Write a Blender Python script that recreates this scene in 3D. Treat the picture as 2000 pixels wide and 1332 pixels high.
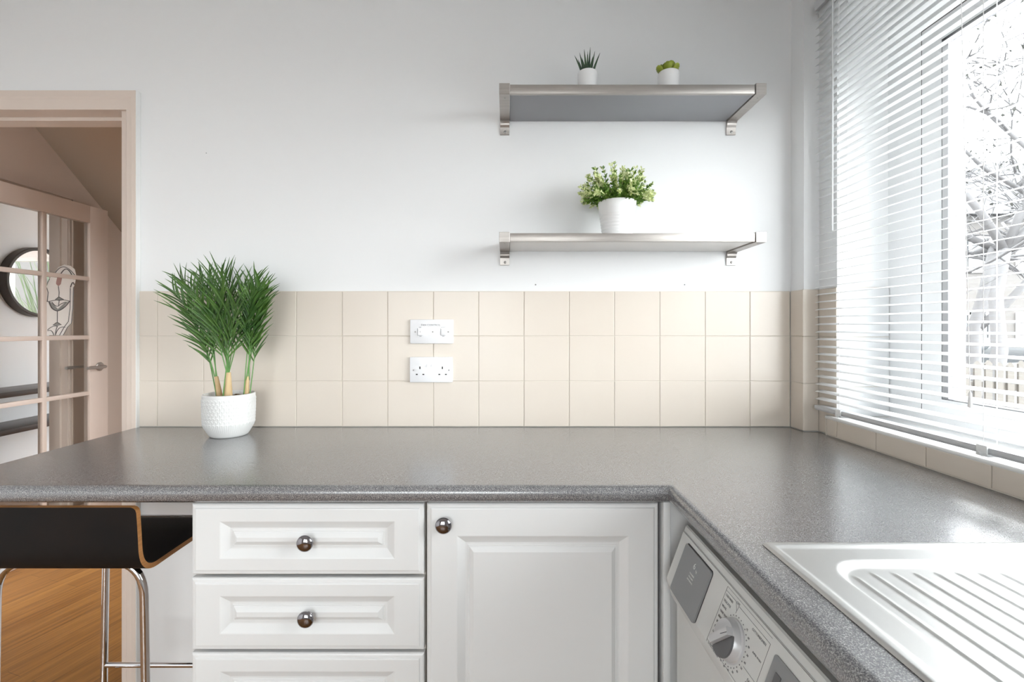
import bpy, bmesh, math, random
from mathutils import Vector, Matrix
random.seed(7)
PI = math.pi
C = bpy.context.scene.collection
for o in list(bpy.data.objects): bpy.data.objects.remove(o)

# ------------------------------------------------------------------ camera, sky, light, exposure
F = 915.0; CX, CY = 990.0, 641.0; CAMY, CAMZ = -1.58, 1.242      # pixels of the 2000 px frame, metres
cam_d = bpy.data.cameras.new('camera'); cam = bpy.data.objects.new('camera', cam_d); C.objects.link(cam)
cam.location = (0, CAMY, CAMZ); cam.rotation_euler = (PI/2, 0, 0)
cam_d.sensor_width = 36; cam_d.lens = 36*F/2000
cam_d.shift_x = (1000-CX)/2000; cam_d.shift_y = -(666-CY)/2000
cam_d.clip_start = 0.02; cam_d.clip_end = 200
bpy.context.scene.camera = cam

SKY, SKY_DIM = 11.5, 2.7
w = bpy.data.worlds.new('overcast_sky'); bpy.context.scene.world = w; w.use_nodes = True
bg = w.node_tree.nodes['Background']
bg.inputs[0].default_value = (0.955, 0.98, 1.0, 1)
# bright overcast: the veiled sun stands to the right of the room, so the sky is brighter over there
_nt = w.node_tree; _tc = _nt.nodes.new('ShaderNodeTexCoord'); _dp = _nt.nodes.new('ShaderNodeVectorMath'); _dp.operation = 'DOT_PRODUCT'
_dp.inputs[1].default_value = (0.86, -0.10, 0.50)
_mr = _nt.nodes.new('ShaderNodeMapRange'); _mr.interpolation_type = 'SMOOTHSTEP'
_mr.inputs['From Min'].default_value = -0.35; _mr.inputs['From Max'].default_value = 0.95; _mr.inputs['To Min'].default_value = SKY_DIM; _mr.inputs['To Max'].default_value = SKY
_nt.links.new(_tc.outputs['Generated'], _dp.inputs[0]); _nt.links.new(_dp.outputs['Value'], _mr.inputs['Value']); _nt.links.new(_mr.outputs[0], bg.inputs[1])

vs = bpy.context.scene.view_settings
bpy.context.scene.display_settings.display_device = 'sRGB'
vs.view_transform = 'Standard'; vs.look = 'None'; vs.gamma = 1; vs.use_curve_mapping = False
vs.exposure = 0.82

def portal(name, loc, rot, sx, sy):
    l = bpy.data.lights.new(name, 'AREA'); l.shape = 'RECTANGLE'; l.size = sx; l.size_y = sy
    l.cycles.is_portal = True
    o = bpy.data.objects.new(name, l); C.objects.link(o); o.location = loc; o.rotation_euler = rot
portal('daylight_window_right', (1.30, -0.95, 1.60), (0, PI/2, 0), 1.25, 1.60)
portal('daylight_window_rear', (-.7, -3.75, 1.4), (PI/2, 0, 0), 1.8, 1.6)
portal('daylight_added_hall_opening', (-.88, .85, 1.2), (0, PI/2, 0), 1.2, 0.6)  # for the opening added to brighten the hall
portal('daylight_added_living_opening', (.12, 3.2, 1.3), (0, PI/2, 0), 1.8, 1.6)  # for the extra opening added to brighten the living room
portal('daylight_living_far', (-1.8, 4.4, 1.2), (-PI/2, 0, 0), 1.6, 1.9)

# ------------------------------------------------------------------ materials
def mat(name, col, rough=0.5, metal=0.0, bump=None, spec=0.5, coat=0.0, var=None, trans=0.0):
    m = bpy.data.materials.new(name); m.use_nodes = True
    nt = m.node_tree; b = nt.nodes['Principled BSDF']
    b.inputs['Base Color'].default_value = (*col, 1)
    b.inputs['Roughness'].default_value = rough; b.inputs['Metallic'].default_value = metal
    b.inputs['Specular IOR Level'].default_value = spec; b.inputs['Coat Weight'].default_value = coat
    tc = nt.nodes.new('ShaderNodeTexCoord')
    if var:                                       # (scale, second colour[, stretch])
        n = nt.nodes.new('ShaderNodeTexNoise'); n.inputs['Scale'].default_value = var[0]; n.inputs['Detail'].default_value = 4
        mp = nt.nodes.new('ShaderNodeMapping'); nt.links.new(tc.outputs['Object'], mp.inputs[0])
        if len(var) > 2: mp.inputs['Scale'].default_value = var[2]
        nt.links.new(mp.outputs[0], n.inputs['Vector'])
        r = nt.nodes.new('ShaderNodeValToRGB'); r.color_ramp.elements[0].position = .35; r.color_ramp.elements[1].position = .65
        r.color_ramp.elements[0].color = (*col, 1); r.color_ramp.elements[1].color = (*var[1], 1)
        nt.links.new(n.outputs[0], r.inputs[0]); nt.links.new(r.outputs[0], b.inputs['Base Color'])
    if bump:                                      # (scale, strength, distance)
        n = nt.nodes.new('ShaderNodeTexNoise'); n.inputs['Scale'].default_value = bump[0]; n.inputs['Detail'].default_value = 3
        nt.links.new(tc.outputs['Object'], n.inputs['Vector'])
        bp = nt.nodes.new('ShaderNodeBump'); bp.inputs['Strength'].default_value = bump[1]; bp.inputs['Distance'].default_value = bump[2]
        nt.links.new(n.outputs[0], bp.inputs['Height']); nt.links.new(bp.outputs[0], b.inputs['Normal'])
    return m

M = {}
M['paint'] = mat('white_wall_paint', (.82,.825,.83), .55, bump=(60,.08,.002))
M['ceiling'] = mat('ceiling_paint', (.88,.88,.875), .8)
M['tile'] = mat('cream_glazed_tile', (.685,.612,.535), .28, bump=(9,.05,.002), var=(5,(.69,.62,.545)))
M['wtile'] = mat('white_glazed_tile', (.70,.71,.72), .3)
M['grout'] = mat('pale_grout', (.70,.65,.58), .8)
M['white_gloss'] = mat('white_gloss_paint', (.84,.84,.83), .25)
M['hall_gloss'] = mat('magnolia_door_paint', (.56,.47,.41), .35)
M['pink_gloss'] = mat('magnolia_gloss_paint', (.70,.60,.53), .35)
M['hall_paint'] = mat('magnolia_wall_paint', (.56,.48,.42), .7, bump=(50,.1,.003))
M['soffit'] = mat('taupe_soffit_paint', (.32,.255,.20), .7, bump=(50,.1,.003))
M['cab'] = mat('white_vinyl_wrapped_door', (.74,.745,.745), .32, spec=.4)
M['carcass'] = mat('carcass_board', (.62,.57,.52), .5)
M['upvc'] = mat('white_window_plastic', (.80,.81,.82), .3)
M['gasket'] = mat('black_window_gasket', (.02,.02,.022), .5)
M['spacer'] = mat('grey_glazing_reveal', (.30,.30,.34), .35)
M['steel'] = mat('brushed_steel', (.47,.44,.415), .38, .85, var=(14,(.41,.38,.355),(1,30,30)))
M['sinksteel'] = mat('stainless_sink', (.56,.555,.545), .42, .85)
M['chrome'] = mat('chrome', (.75,.75,.77), .05, 1.0)
M['knobchrome'] = mat('dark_chrome', (.30,.29,.31), .04, 1.0)
M['greylam'] = mat('grey_shelf_laminate', (.30,.305,.325), .42)
M['whitelam'] = mat('pale_shelf_laminate', (.80,.78,.76), .4)
M['slat'] = mat('white_aluminium_slat', (.86,.865,.87), .35)
M['cord'] = mat('white_cord', (.88,.88,.88), .7)
M['rail'] = mat('grey_lacquered_rail', (.62,.63,.65), .35)
M['clear'] = mat('clear_plastic', (.82,.84,.85), .15)
M['plastic'] = mat('white_socket_plastic', (.84,.84,.86), .22)
M['dark'] = mat('dark_print', (.03,.03,.035), .6)
M['greyprint'] = mat('grey_print', (.16,.16,.17), .6)
M['hole'] = mat('socket_hole', (.015,.012,.01), .9)
M['screw'] = mat('screw_steel', (.35,.34,.33), .35, .8)
M['pot'] = mat('white_matt_ceramic', (.72,.72,.71), .45)
M['potw'] = mat('white_smooth_ceramic', (.84,.84,.84), .35)
M['soil'] = mat('potting_bark', (.13,.08,.045), .9, bump=(120,1,.01), var=(90,(.30,.20,.12)))
M['trunk'] = mat('pale_palm_trunk', (.66,.49,.28), .7, bump=(60,.4,.003), var=(40,(.52,.36,.19),(1,1,.2)))
M['leaf'] = mat('palm_leaf', (.028,.092,.014), .42, var=(22,(.085,.185,.030)))
M['stem'] = mat('palm_stem', (.13,.30,.08), .45)
M['aloe'] = mat('aloe_leaf', (.018,.045,.028), .45, var=(60,(.05,.10,.045)))
M['echev'] = mat('echeveria_leaf', (.17,.23,.012), .45, var=(40,(.34,.40,.05)))
M['bushd'] = mat('deep_green_sprig', (.07,.17,.012), .55, var=(60,(.20,.35,.05)))
M['bushl'] = mat('pale_green_sprig', (.62,.72,.28), .55, var=(60,(.80,.84,.52)))
M['ply'] = mat('bent_plywood_edge', (.50,.24,.085), .42, var=(20,(.36,.16,.05),(1,1,8)))
M['black'] = mat('black_stained_veneer', (.009,.008,.008), .5, var=(6,(.013,.010,.009)), spec=.12)
M['mach'] = mat('white_appliance_enamel', (.64,.645,.63), .28)
M['machg'] = mat('grey_appliance_plastic', (.24,.245,.25), .3)
M['machd'] = mat('dark_grey_appliance_plastic', (.10,.10,.105), .3)
M['knobg'] = mat('silver_dial_plastic', (.55,.55,.56), .3, .2)
M['darkwood'] = mat('dark_stained_wood', (.035,.022,.022), .35)
M['bezel'] = mat('dark_bronze_frame', (.03,.024,.022), .4)
M['mirror'] = mat('mirror_glass', (.9,.9,.9), .01, 1.0)
M['liv'] = mat('living_room_paint', (.86,.87,.89), .7)
M['glassart'] = mat('frosted_cream_film', (.86,.80,.74), .5)
M['glasspink'] = mat('pink_film', (.52,.33,.30), .5)
M['glassgrey'] = mat('grey_green_film', (.34,.34,.32), .5)
M['lead'] = mat('lead_line', (.10,.09,.09), .5)
M['bark'] = mat('tree_bark', (.13,.128,.132), .8)
M['twigleaf'] = mat('pale_tree_leaf', (.06,.062,.055), .8)
M['fence'] = mat('weathered_fence_wood', (.10,.092,.083), .8)
M['brick'] = mat('pale_brickwork', (.12,.113,.108), .8)
M['ground'] = mat('paved_ground', (.06,.06,.06), .9)
M['bounce_ground'] = mat('pale_bounce_ground', (.32,.315,.31), .9)  # kept pale so the unseen ground throws light upward
M['roof'] = mat('slate_roof', (.045,.045,.05), .8)
M['car'] = mat('pale_blue_car_paint', (.12,.13,.14), .3)
M['carglass'] = mat('car_window', (.04,.045,.05), .1)
M['tyre'] = mat('rubber', (.03,.03,.03), .8)
M['garden'] = mat('garden_leaf', (.07,.12,.04), .6, var=(3,(.16,.20,.10)))

def worktop_mat():
    m = bpy.data.materials.new('speckled_grey_laminate'); m.use_nodes = True; nt = m.node_tree; b = nt.nodes['Principled BSDF']
    tc = nt.nodes.new('ShaderNodeTexCoord')
    n = nt.nodes.new('ShaderNodeTexNoise'); n.inputs['Scale'].default_value = 620; n.inputs['Detail'].default_value = 3; n.inputs['Roughness'].default_value = .7
    nt.links.new(tc.outputs['Object'], n.inputs['Vector'])
    r = nt.nodes.new('ShaderNodeValToRGB'); e = r.color_ramp.elements
    e[0].position = .36; e[0].color = (.055,.055,.065,1); e[1].position = .66; e[1].color = (.42,.415,.41,1)
    k = e.new(.5); k.color = (.150,.149,.157,1)
    nt.links.new(n.outputs[0], r.inputs[0]); nt.links.new(r.outputs[0], b.inputs['Base Color'])
    bp = nt.nodes.new('ShaderNodeBump'); b.inputs['Coat Weight'].default_value = .7; b.inputs['Coat Roughness'].default_value = .22; bp.inputs['Strength'].default_value = .12; bp.inputs['Distance'].default_value = .0006
    nt.links.new(n.outputs[0], bp.inputs['Height']); nt.links.new(bp.outputs[0], b.inputs['Normal'])
    b.inputs['Roughness'].default_value = .24; b.inputs['Specular IOR Level'].default_value = 1.0
    return m
M['worktop'] = worktop_mat()

def floor_mat():
    m = bpy.data.materials.new('oak_strip_floor'); m.use_nodes = True; nt = m.node_tree; b = nt.nodes['Principled BSDF']
    tc = nt.nodes.new('ShaderNodeTexCoord'); mp = nt.nodes.new('ShaderNodeMapping'); nt.links.new(tc.outputs['Object'], mp.inputs[0])
    mp.inputs['Rotation'].default_value = (0, 0, math.radians(-72))
    br = nt.nodes.new('ShaderNodeTexBrick'); nt.links.new(mp.outputs[0], br.inputs['Vector'])
    br.inputs['Color1'].default_value = (.34,.155,.035,1); br.inputs['Color2'].default_value = (.26,.11,.022,1); br.inputs['Mortar'].default_value = (.17,.075,.02,1)
    br.inputs['Scale'].default_value = 1; br.inputs['Brick Width'].default_value = .9; br.inputs['Row Height'].default_value = .07; br.inputs['Mortar Size'].default_value = .0012
    n = nt.nodes.new('ShaderNodeTexNoise'); mp2 = nt.nodes.new('ShaderNodeMapping'); nt.links.new(mp.outputs[0], mp2.inputs[0])
    mp2.inputs['Scale'].default_value = (2.5, 45, 1); nt.links.new(mp2.outputs[0], n.inputs['Vector']); n.inputs['Scale'].default_value = 1.5; n.inputs['Detail'].default_value = 5
    mx = nt.nodes.new('ShaderNodeMixRGB'); mx.blend_type = 'MULTIPLY'; mx.inputs[0].default_value = .75
    r = nt.nodes.new('ShaderNodeValToRGB'); r.color_ramp.elements[0].position = .3; r.color_ramp.elements[0].color = (.45,.40,.36,1); r.color_ramp.elements[1].position = .62
    nt.links.new(n.outputs[0], r.inputs[0]); nt.links.new(br.outputs[0], mx.inputs[1]); nt.links.new(r.outputs[0], mx.inputs[2])
    nt.links.new(mx.outputs[0], b.inputs['Base Color']); b.inputs['Roughness'].default_value = .38
    return m
M['floor'] = floor_mat()

def glass_mat():
    m = bpy.data.materials.new('window_glass'); m.use_nodes = True; nt = m.node_tree; nt.nodes.clear()
    o = nt.nodes.new('ShaderNodeOutputMaterial'); mx = nt.nodes.new('ShaderNodeMixShader'); t = nt.nodes.new('ShaderNodeBsdfTransparent')
    g = nt.nodes.new('ShaderNodeBsdfGlossy'); g.inputs['Roughness'].default_value = .0
    f = nt.nodes.new('ShaderNodeFresnel'); 
    ge = nt.nodes.new('ShaderNodeNewGeometry'); mr_ = nt.nodes.new('ShaderNodeMapRange')      # same reflectance on both faces of the pane
    mr_.inputs['To Min'].default_value = 1.45; mr_.inputs['To Max'].default_value = 1/1.45
    nt.links.new(ge.outputs['Backfacing'], mr_.inputs['Value']); nt.links.new(mr_.outputs[0], f.inputs['IOR'])
    t.inputs[0].default_value = (.97,.98,.975,1)
    nt.links.new(f.outputs[0], mx.inputs[0]); nt.links.new(t.outputs[0], mx.inputs[1]); nt.links.new(g.outputs[0], mx.inputs[2]); nt.links.new(mx.outputs[0], o.inputs[0])
    return m
M['glass'] = glass_mat()

def translucent(key, name, col, f, rough=.4):
    m = mat(name, col, rough); nt = m.node_tree; b = nt.nodes['Principled BSDF']; o = nt.nodes['Material Output']
    t = nt.nodes.new('ShaderNodeBsdfTranslucent'); t.inputs[0].default_value = (*col, 1); mx = nt.nodes.new('ShaderNodeMixShader'); mx.inputs[0].default_value = f
    nt.links.new(b.outputs[0], mx.inputs[1]); nt.links.new(t.outputs[0], mx.inputs[2]); nt.links.new(mx.outputs[0], o.inputs[0]); M[key] = m
translucent('glassart', 'frosted_cream_film', (.93,.90,.86), .35)
translucent('glasspink', 'pink_film', (.60,.40,.36), .5)
translucent('glassgrey', 'grey_green_film', (.42,.42,.40), .5)
translucent('slat', 'white_slat', (.84,.845,.85), .10)

# ------------------------------------------------------------------ helpers
def BM(): return bmesh.new()
def box(bm, x0, x1, y0, y1, z0, z1, bev=0, mi=0):
    t = bmesh.new(); r = bmesh.ops.create_cube(t, size=1)
    for v in t.verts:
        v.co = Vector(((x0+x1)/2 + v.co.x*(x1-x0), (y0+y1)/2 + v.co.y*(y1-y0), (z0+z1)/2 + v.co.z*(z1-z0)))
    if bev: bmesh.ops.bevel(t, geom=t.edges[:], offset=bev, segments=2, affect='EDGES', profile=.5)
    add(bm, t, mi=mi)
def add(bm, t, mat4=None, mi=0):
    mp = {}
    for v in t.verts: mp[v] = bm.verts.new(mat4 @ v.co if mat4 else v.co)
    for f in t.faces:
        try: nf = bm.faces.new([mp[v] for v in f.verts]); nf.material_index = mi or f.material_index
        except ValueError: pass
    t.free()
def lathe(bm, prof, c=(0,0,0), n=40, axis='Z', mi=0, cap=True, sc=(1,1)):
    c = Vector(c); rings = []
    for r, h in prof:
        ring = []
        for k in range(n):
            a = 2*PI*k/n; p = (r*math.cos(a)*sc[0], r*math.sin(a)*sc[1], h)
            if axis == 'Y': p = (p[0], p[2], p[1])
            if axis == 'X': p = (p[2], p[0], p[1])
            ring.append(bm.verts.new(c + Vector(p)))
        rings.append(ring)
    for a, b in zip(rings, rings[1:]):
        for k in range(n):
            f = bm.faces.new((a[k], a[(k+1)%n], b[(k+1)%n], b[k])); f.material_index = mi
    if cap:
        for ring in (rings[0], rings[-1]):
            try: f = bm.faces.new(ring); f.material_index = mi
            except ValueError: pass
def tube(bm, pts, r, n=8, mi=0, closed=False, r2=None):
    pts = [Vector(p) for p in pts]; N = len(pts); rings = []; up = None
    for i, p in enumerate(pts):
        a = pts[(i-1)%N] if closed or i else p; b = pts[(i+1)%N] if closed or i < N-1 else p
        t = (b-a).normalized()
        if up is None: up = t.orthogonal().normalized()
        up = (up - t*up.dot(t)).normalized(); s = t.cross(up)
        rr = r if r2 is None else r + (r2-r)*i/(N-1)
        rings.append([bm.verts.new(p + (up*math.cos(2*PI*k/n) + s*math.sin(2*PI*k/n))*rr) for k in range(n)])
    for i in range(N if closed else N-1):
        a, b = rings[i], rings[(i+1)%N]
        for k in range(n):
            f = bm.faces.new((a[k], a[(k+1)%n], b[(k+1)%n], b[k])); f.material_index = mi
    if not closed: bm.faces.new(rings[0][::-1]).material_index = mi; bm.faces.new(rings[-1]).material_index = mi
def prism(bm, poly, vec, mi=0):
    vec = Vector(vec); a = [bm.verts.new(p) for p in poly]; b = [bm.verts.new(Vector(p)+vec) for p in poly]; n = len(a)
    for f in (a[::-1], b): bm.faces.new(f).material_index = mi
    for k in range(n): bm.faces.new((a[k], a[(k+1)%n], b[(k+1)%n], b[k])).material_index = mi
def ringbox(bm, axis, a0, a1, b0, b1, w, d0, d1, mi=0):
    """rectangular ring; axis 'X': a=y b=z d=x ; 'Y': a=x b=z d=y. w = (left, right, bottom, top) widths"""
    l, r, bo, t = w
    def bb(p0, p1, q0, q1):
        if axis == 'X': box(bm, d0, d1, p0, p1, q0, q1, mi=mi)
        else: box(bm, p0, p1, d0, d1, q0, q1, mi=mi)
    bb(a0, a0+l, b0, b1); bb(a1-r, a1, b0, b1); bb(a0+l, a1-r, b0, b0+bo); bb(a0+l, a1-r, b1-t, b1)
def arc(p0, p1, p2, n=8):
    p0, p1, p2 = map(Vector, (p0, p1, p2))
    return [(1-t)**2*p0 + 2*t*(1-t)*p1 + t*t*p2 for t in [k/n for k in range(n+1)]]
def wloc(o):
    v = Vector((0,0,0))
    while o: v += o.location; o = o.parent
    return v
def obj(name, bm, mats, parent=None, smooth=False, org=None, ang=35, label=None, cat=None, group=None, kind=None, recalc=True):
    if recalc: bmesh.ops.recalc_face_normals(bm, faces=bm.faces[:])
    base = wloc(parent) if parent else Vector(org or (0,0,0))
    for v in bm.verts: v.co -= base
    if smooth:
        for e in bm.edges:
            if len(e.link_faces) == 2 and e.calc_face_angle(0) > math.radians(ang): e.smooth = False
        for f in bm.faces: f.smooth = True
    me = bpy.data.meshes.new(name); bm.to_mesh(me); bm.free()
    for m in (mats if isinstance(mats, (list, tuple)) else [mats]): me.materials.append(M[m])
    o = bpy.data.objects.new(name, me); C.objects.link(o)
    if parent: o.parent = parent
    else: o.location = base
    tag(o, label, cat, group, kind); return o
def tag(o, label=None, cat=None, group=None, kind=None):
    for k, v in (('label', label), ('category', cat), ('group', group), ('kind', kind)):
        if v: o[k] = v
def thing(name, loc, label=None, cat=None, group=None, kind=None):
    o = bpy.data.objects.new(name, None); o.empty_display_size = .05; C.objects.link(o); o.location = loc; tag(o, label, cat, group, kind); return o
def struct(name, bm, m, parent=None, **k):
    return obj(name, bm, m, parent, kind=None if parent else 'structure', **k)
def text_bm(bm, s, size, mat4, ext=.0002, mi=0, align='CENTER', sx=1.0):
    cu = bpy.data.curves.new('t', 'FONT'); cu.body = s; cu.size = size; cu.extrude = ext; cu.align_x = align; cu.align_y = 'CENTER'; cu.resolution_u = 2
    cu.space_line = .9
    to = bpy.data.objects.new('t', cu); C.objects.link(to); bpy.context.view_layer.update()
    me = bpy.data.meshes.new_from_object(to.evaluated_get(bpy.context.evaluated_depsgraph_get()))
    t = bmesh.new(); t.from_mesh(me); bpy.data.objects.remove(to); bpy.data.curves.remove(cu); bpy.data.meshes.remove(me)
    for v in t.verts: v.co.x *= sx
    for f in t.faces: f.material_index = mi
    add(bm, t, mat4, mi)
def px(x, y, d):                       # world point seen at pixel (x, y) at distance d in front of the camera (layout measuring only)
    return Vector(((x-CX)*d/F, CAMY+d, CAMZ-(y-CY)*d/F))

# ------------------------------------------------------------------ the room
CT = .91                               # worktop height
b = BM(); box(b, -4.0, 1.5, -3.8, 4.6, -.1, 0); struct('floor', b, 'floor')
b = BM(); box(b, -2.3, 1.5, -3.8, .12, 2.36, 2.46); struct('ceiling', b, 'ceiling')

# back wall with the doorway
b = BM(); box(b, -1.274, 1.4, 0, .12, 0, 2.36); box(b, -2.034, -1.274, 0, .12, 1.99, 2.36); box(b, -2.3, -2.034, 0, .12, 0, 2.36)
wall_back = struct('wall_back', b, 'paint')
# right wall: boxing in the corner, pier, lintel, wall under the window, far pier
b = BM(); box(b, .9585, 1.40, -.068, 0, 0, 2.36); box(b, 1.008, 1.40, -.15, -.068, 0, 2.36)
box(b, 1.008, 1.40, -1.75, -.15, 2.225, 2.36); box(b, 1.008, 1.40, -1.75, -.15, 0, .955); box(b, 1.008, 1.40, -3.8, -1.75, 0, 2.36)
wall_right = struct('wall_right', b, 'paint')
b = BM(); box(b, -2.3, -2.2, -3.8, 0, 0, 2.36); struct('wall_left', b, 'paint')
b = BM(); box(b, -2.3, -1.6, -3.8, -3.7, 0, 2.36); box(b, .2, 1.008, -3.8, -3.7, 0, 2.36); box(b, -1.6, .2, -3.8, -3.7, 0, .6); box(b, -1.6, .2, -3.8, -3.7, 2.2, 2.36)
struct('wall_rear', b, 'paint')
wr = thing('window_2', (-.7, -3.75, .6), kind='structure')
b = BM(); ringbox(b, 'Y', -1.6, .2, .6, 2.2, (.06,.06,.06,.06), -3.78, -3.72); box(b, -.73, -.67, -3.78, -3.72, .66, 2.14); struct('window_frame', b, 'upvc', wr)
b = BM(); box(b, -1.54, .14, -3.752, -3.748, .66, 2.14); struct('window_pane', b, 'glass', wr)

# tiles: real bevelled tiles on a grout bed
def tiles(bm, org, u, n, us, vs, g=.0018, th=.006, bev=.0011):
    org, u, n = Vector(org), Vector(u), Vector(n)
    for a0, a1 in zip(us, us[1:]):
        for v0, v1 in zip(vs, vs[1:]):
            q = [(a0+g/2, v0+g/2), (a1-g/2, v0+g/2), (a1-g/2, v1-g/2), (a0+g/2, v1-g/2)]
            cu, cv = (a0+a1)/2, (v0+v1)/2; rings = []
            jit = random.uniform(-.0004, .0004)
            for s, h in ((0, 0), (0, th-bev+jit), (bev*.4, th-bev*.3+jit), (bev*1.3, th+jit)):
                rings.append([bm.verts.new(org + u*(a+(s if a < cu else -s)) + Vector((0,0,v+(s if v < cv else -s))) + n*h) for a, v in q])
            for r0, r1 in zip(rings, rings[1:]):
                for k in range(4): bm.faces.new((r0[k], r0[(k+1)%4], r1[(k+1)%4], r1[k]))
            bm.faces.new(rings[-1])
VZ = [.9115, 1.064, 1.2155, 1.366]
jx = [-1.2365] + [(p-CX)/579 for p in (310, 400, 490, 580, 669.5, 758, 847, 935, 1023, 1111, 1199, 1287.5, 1376, 1463)] + [.9525]
b = BM(); tiles(b, (0,0,0), (1,0,0), (0,-1,0), jx, VZ); struct('tiling', b, 'tile', wall_back)
b = BM(); box(b, -1.2365, .9525, -.0038, .0, .911, 1.3668); struct('grout', b, 'grout', wall_back)
b = BM()
tiles(b, (.9585,0,0), (0,-1,0), (-1,0,0), [.006,.0745], VZ); tiles(b, (0,-.068,0), (1,0,0), (0,-1,0), [.953,1.002], VZ)
tiles(b, (1.008,0,0), (0,-1,0), (-1,0,0), [.0745,.156], VZ)
struct('tiling', b, 'tile', wall_right)
b = BM(); tiles(b, (0,-.15,0), (1,0,0), (0,-1,0), [1.002,1.163], [.972]+VZ[1:])
struct('reveal_tiling', b, 'wtile', wall_right)
b = BM(); box(b, .9548, .96, -.0715, -.004, .911, 1.3668); box(b, .9548, 1.004, -.0718, -.066, .911, 1.3668)
box(b, 1.0043, 1.01, -.1535, -.07, .911, 1.3668); box(b, 1.004, 1.163, -.1537, -.148, .971, 1.3668)
struct('grout', b, 'grout', wall_right)
# low tiled upstand beneath the window with a white rounded trim on top
yy = [.126, .171] + [.171+.15*k for k in range(1, 12)]
b = BM(); tiles(b, (.9975,0,0), (0,-1,0), (-1,0,0), yy, [.9125,.9625], g=.0025); struct('upstand_tiling', b, 'tile', wall_right)
b = BM(); box(b, .9942, 1.008, -yy[-1], -.124, .9105, .9630); box(b, .9915, 1.0, -.1255, -.1215, .9105, .963); struct('upstand_bed', b, 'grout', wall_right)
b = BM(); prism(b, [(1.008,-.121,.9605),(.9925,-.121,.9605),(.9905,-.121,.9635),(.9905,-.121,.967),(.9925,-.121,.970),(.9965,-.121,.9715),(1.008,-.121,.972)], (0,-1.70,0)); struct('upstand_trim', b, 'white_gloss', wall_right, smooth=True)
# old screw holes in the plaster
b = BM()
for q in ((1046,556), (1337,556), (403,299)):
    p = px(*q, 1.58); lathe(b, [(.0026 if q[0]>500 else .0016, .0005), (.0026 if q[0]>500 else .0016, -.0006)], (p.x, 0, p.z), 10, 'Y')
struct('screw_hole', b, 'machg', wall_back)

# ------------------------------------------------------------------ window 1
win = thing('window_1', (1.19, -.95, .97), kind='structure')
tag(win, 'white plastic double-glazed window behind the venetian blind')
b = BM(); box(b, 1.009, 1.17, -1.75, -.156, .955, .972, .002); struct('window_sill', b, 'white_gloss', win)
b = BM(); ringbox(b, 'X', -1.75, -.15, .972, 2.225, (.06,.115,.033,.151), 1.164, 1.235); box(b, 1.164, 1.235, -1.10, -1.04, 1.005, 2.074)
struct('window_frame', b, 'upvc', win)
b = BM(); ringbox(b, 'X', -1.04, -.265, 1.005, 2.074, (.0035,)*4, 1.1633, 1.230); struct('gasket', b, 'gasket', win)
s0 = BM(); ringbox(s0, 'X', -1.0365, -.2685, 1.0085, 2.0705, (.059,.059,.0435,.057), 1.162, 1.178)
sash = struct('window_sash', s0, 'upvc', win)
b = BM(); ringbox(b, 'X', -.9775, -.3275, 1.052, 2.0135, (.0015,)*4, 1.1625, 1.1785); struct('gasket', b, 'gasket', sash)
b = BM(); ringbox(b, 'X', -1.03, -.275, 1.014, 2.064, (.052,.052,.038,.05), 1.180, 1.200); struct('outer_frame', b, 'spacer', sash)
b = BM(); box(b, 1.1780, 1.1798, -.990, -.315, 1.04, 2.025); struct('window_pane', b, 'glass', sash)
b = BM(); ringbox(b, 'X', -1.69, -1.10, 1.005, 2.074, (.03,.03,.03,.03), 1.175, 1.20); struct('glazing_bead', b, 'upvc', win)
b = BM(); box(b, 1.188, 1.190, -1.665, -1.125, 1.03, 2.05); struct('window_pane', b, 'glass', win)

# ------------------------------------------------------------------ venetian blind
BX, BY0, BY1 = .985, -.100, -1.80
bl = thing('venetian_blind', (BX, -.95, .985), 'white aluminium venetian blind hanging open over the window', 'window blind')
b = BM(); box(b, BX-.014, BX+.014, BY1, BY0, 2.242, 2.272, .002); obj('head_rail', b, 'rail', bl, smooth=True)
b = BM(); z = 1.0
prof = [(-.0135,.0),(-.0135,-.009),(-.010,-.0145),(.010,-.0145),(.0135,-.009),(.0135,0)]
prism(b, [(BX+x, BY0, z+dz) for x, dz in prof], (0, BY1-BY0, 0)); box(b, BX-.0145, BX-.0125, BY1, BY0-.001, z-.0065, z-.004)
obj('bottom_rail', b, 'rail', bl)
b = BM(); tl = math.radians(12); z = 1.022; pitch = .0233; k = 0
lad = [-.21, -.625, -1.04, -1.45]
while z < 2.235:
    th = tl; cs = []
    for s in range(7):
        q = (s-3)/3; w_ = q*.0125; hh = .0016*(1-q*q)
        cs.append((BX + w_*math.cos(th) - hh*math.sin(th), z + w_*math.sin(th) + hh*math.cos(th)))
    poly = cs + [(x, zz-.0005) for x, zz in cs[::-1]]
    prism(b, [(x, BY0-.001, zz) for x, zz in poly], (0, BY1-BY0+.002, 0)); z += pitch
obj('slats', b, 'slat', bl, smooth=True, ang=60)
for yl in lad:
    b = BM()
    for sx in (-.0135, .0135): tube(b, [(BX+sx, yl, 1.0), (BX+sx, yl, 2.245)], .0007, 6)
    tube(b, [(BX+.002, yl-.012, .99), (BX+.002, yl-.012, 2.245)], .0005, 5)
    obj('ladder_cord', b, 'cord', bl)
    b = BM(); box(b, BX-.017, BX+.016, yl-.013, yl+.013, .9815, .987, .001); box(b, BX-.018, BX-.0145, yl-.011, yl+.011, .985, 1.004, .001)
    tube(b, [(BX-.018, yl-.012, .988), (BX-.021, yl-.004, .983), (BX-.018, yl+.006, .990)], .0016, 6); obj('rail_clip', b, 'clear', bl, smooth=True)
b = BM(); tube(b, [(BX-.022, -.196, 2.24), (BX-.024, -.196, 1.53)], .0028, 8)
obj('tilt_wand', b, 'clear', bl, smooth=True)
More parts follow.
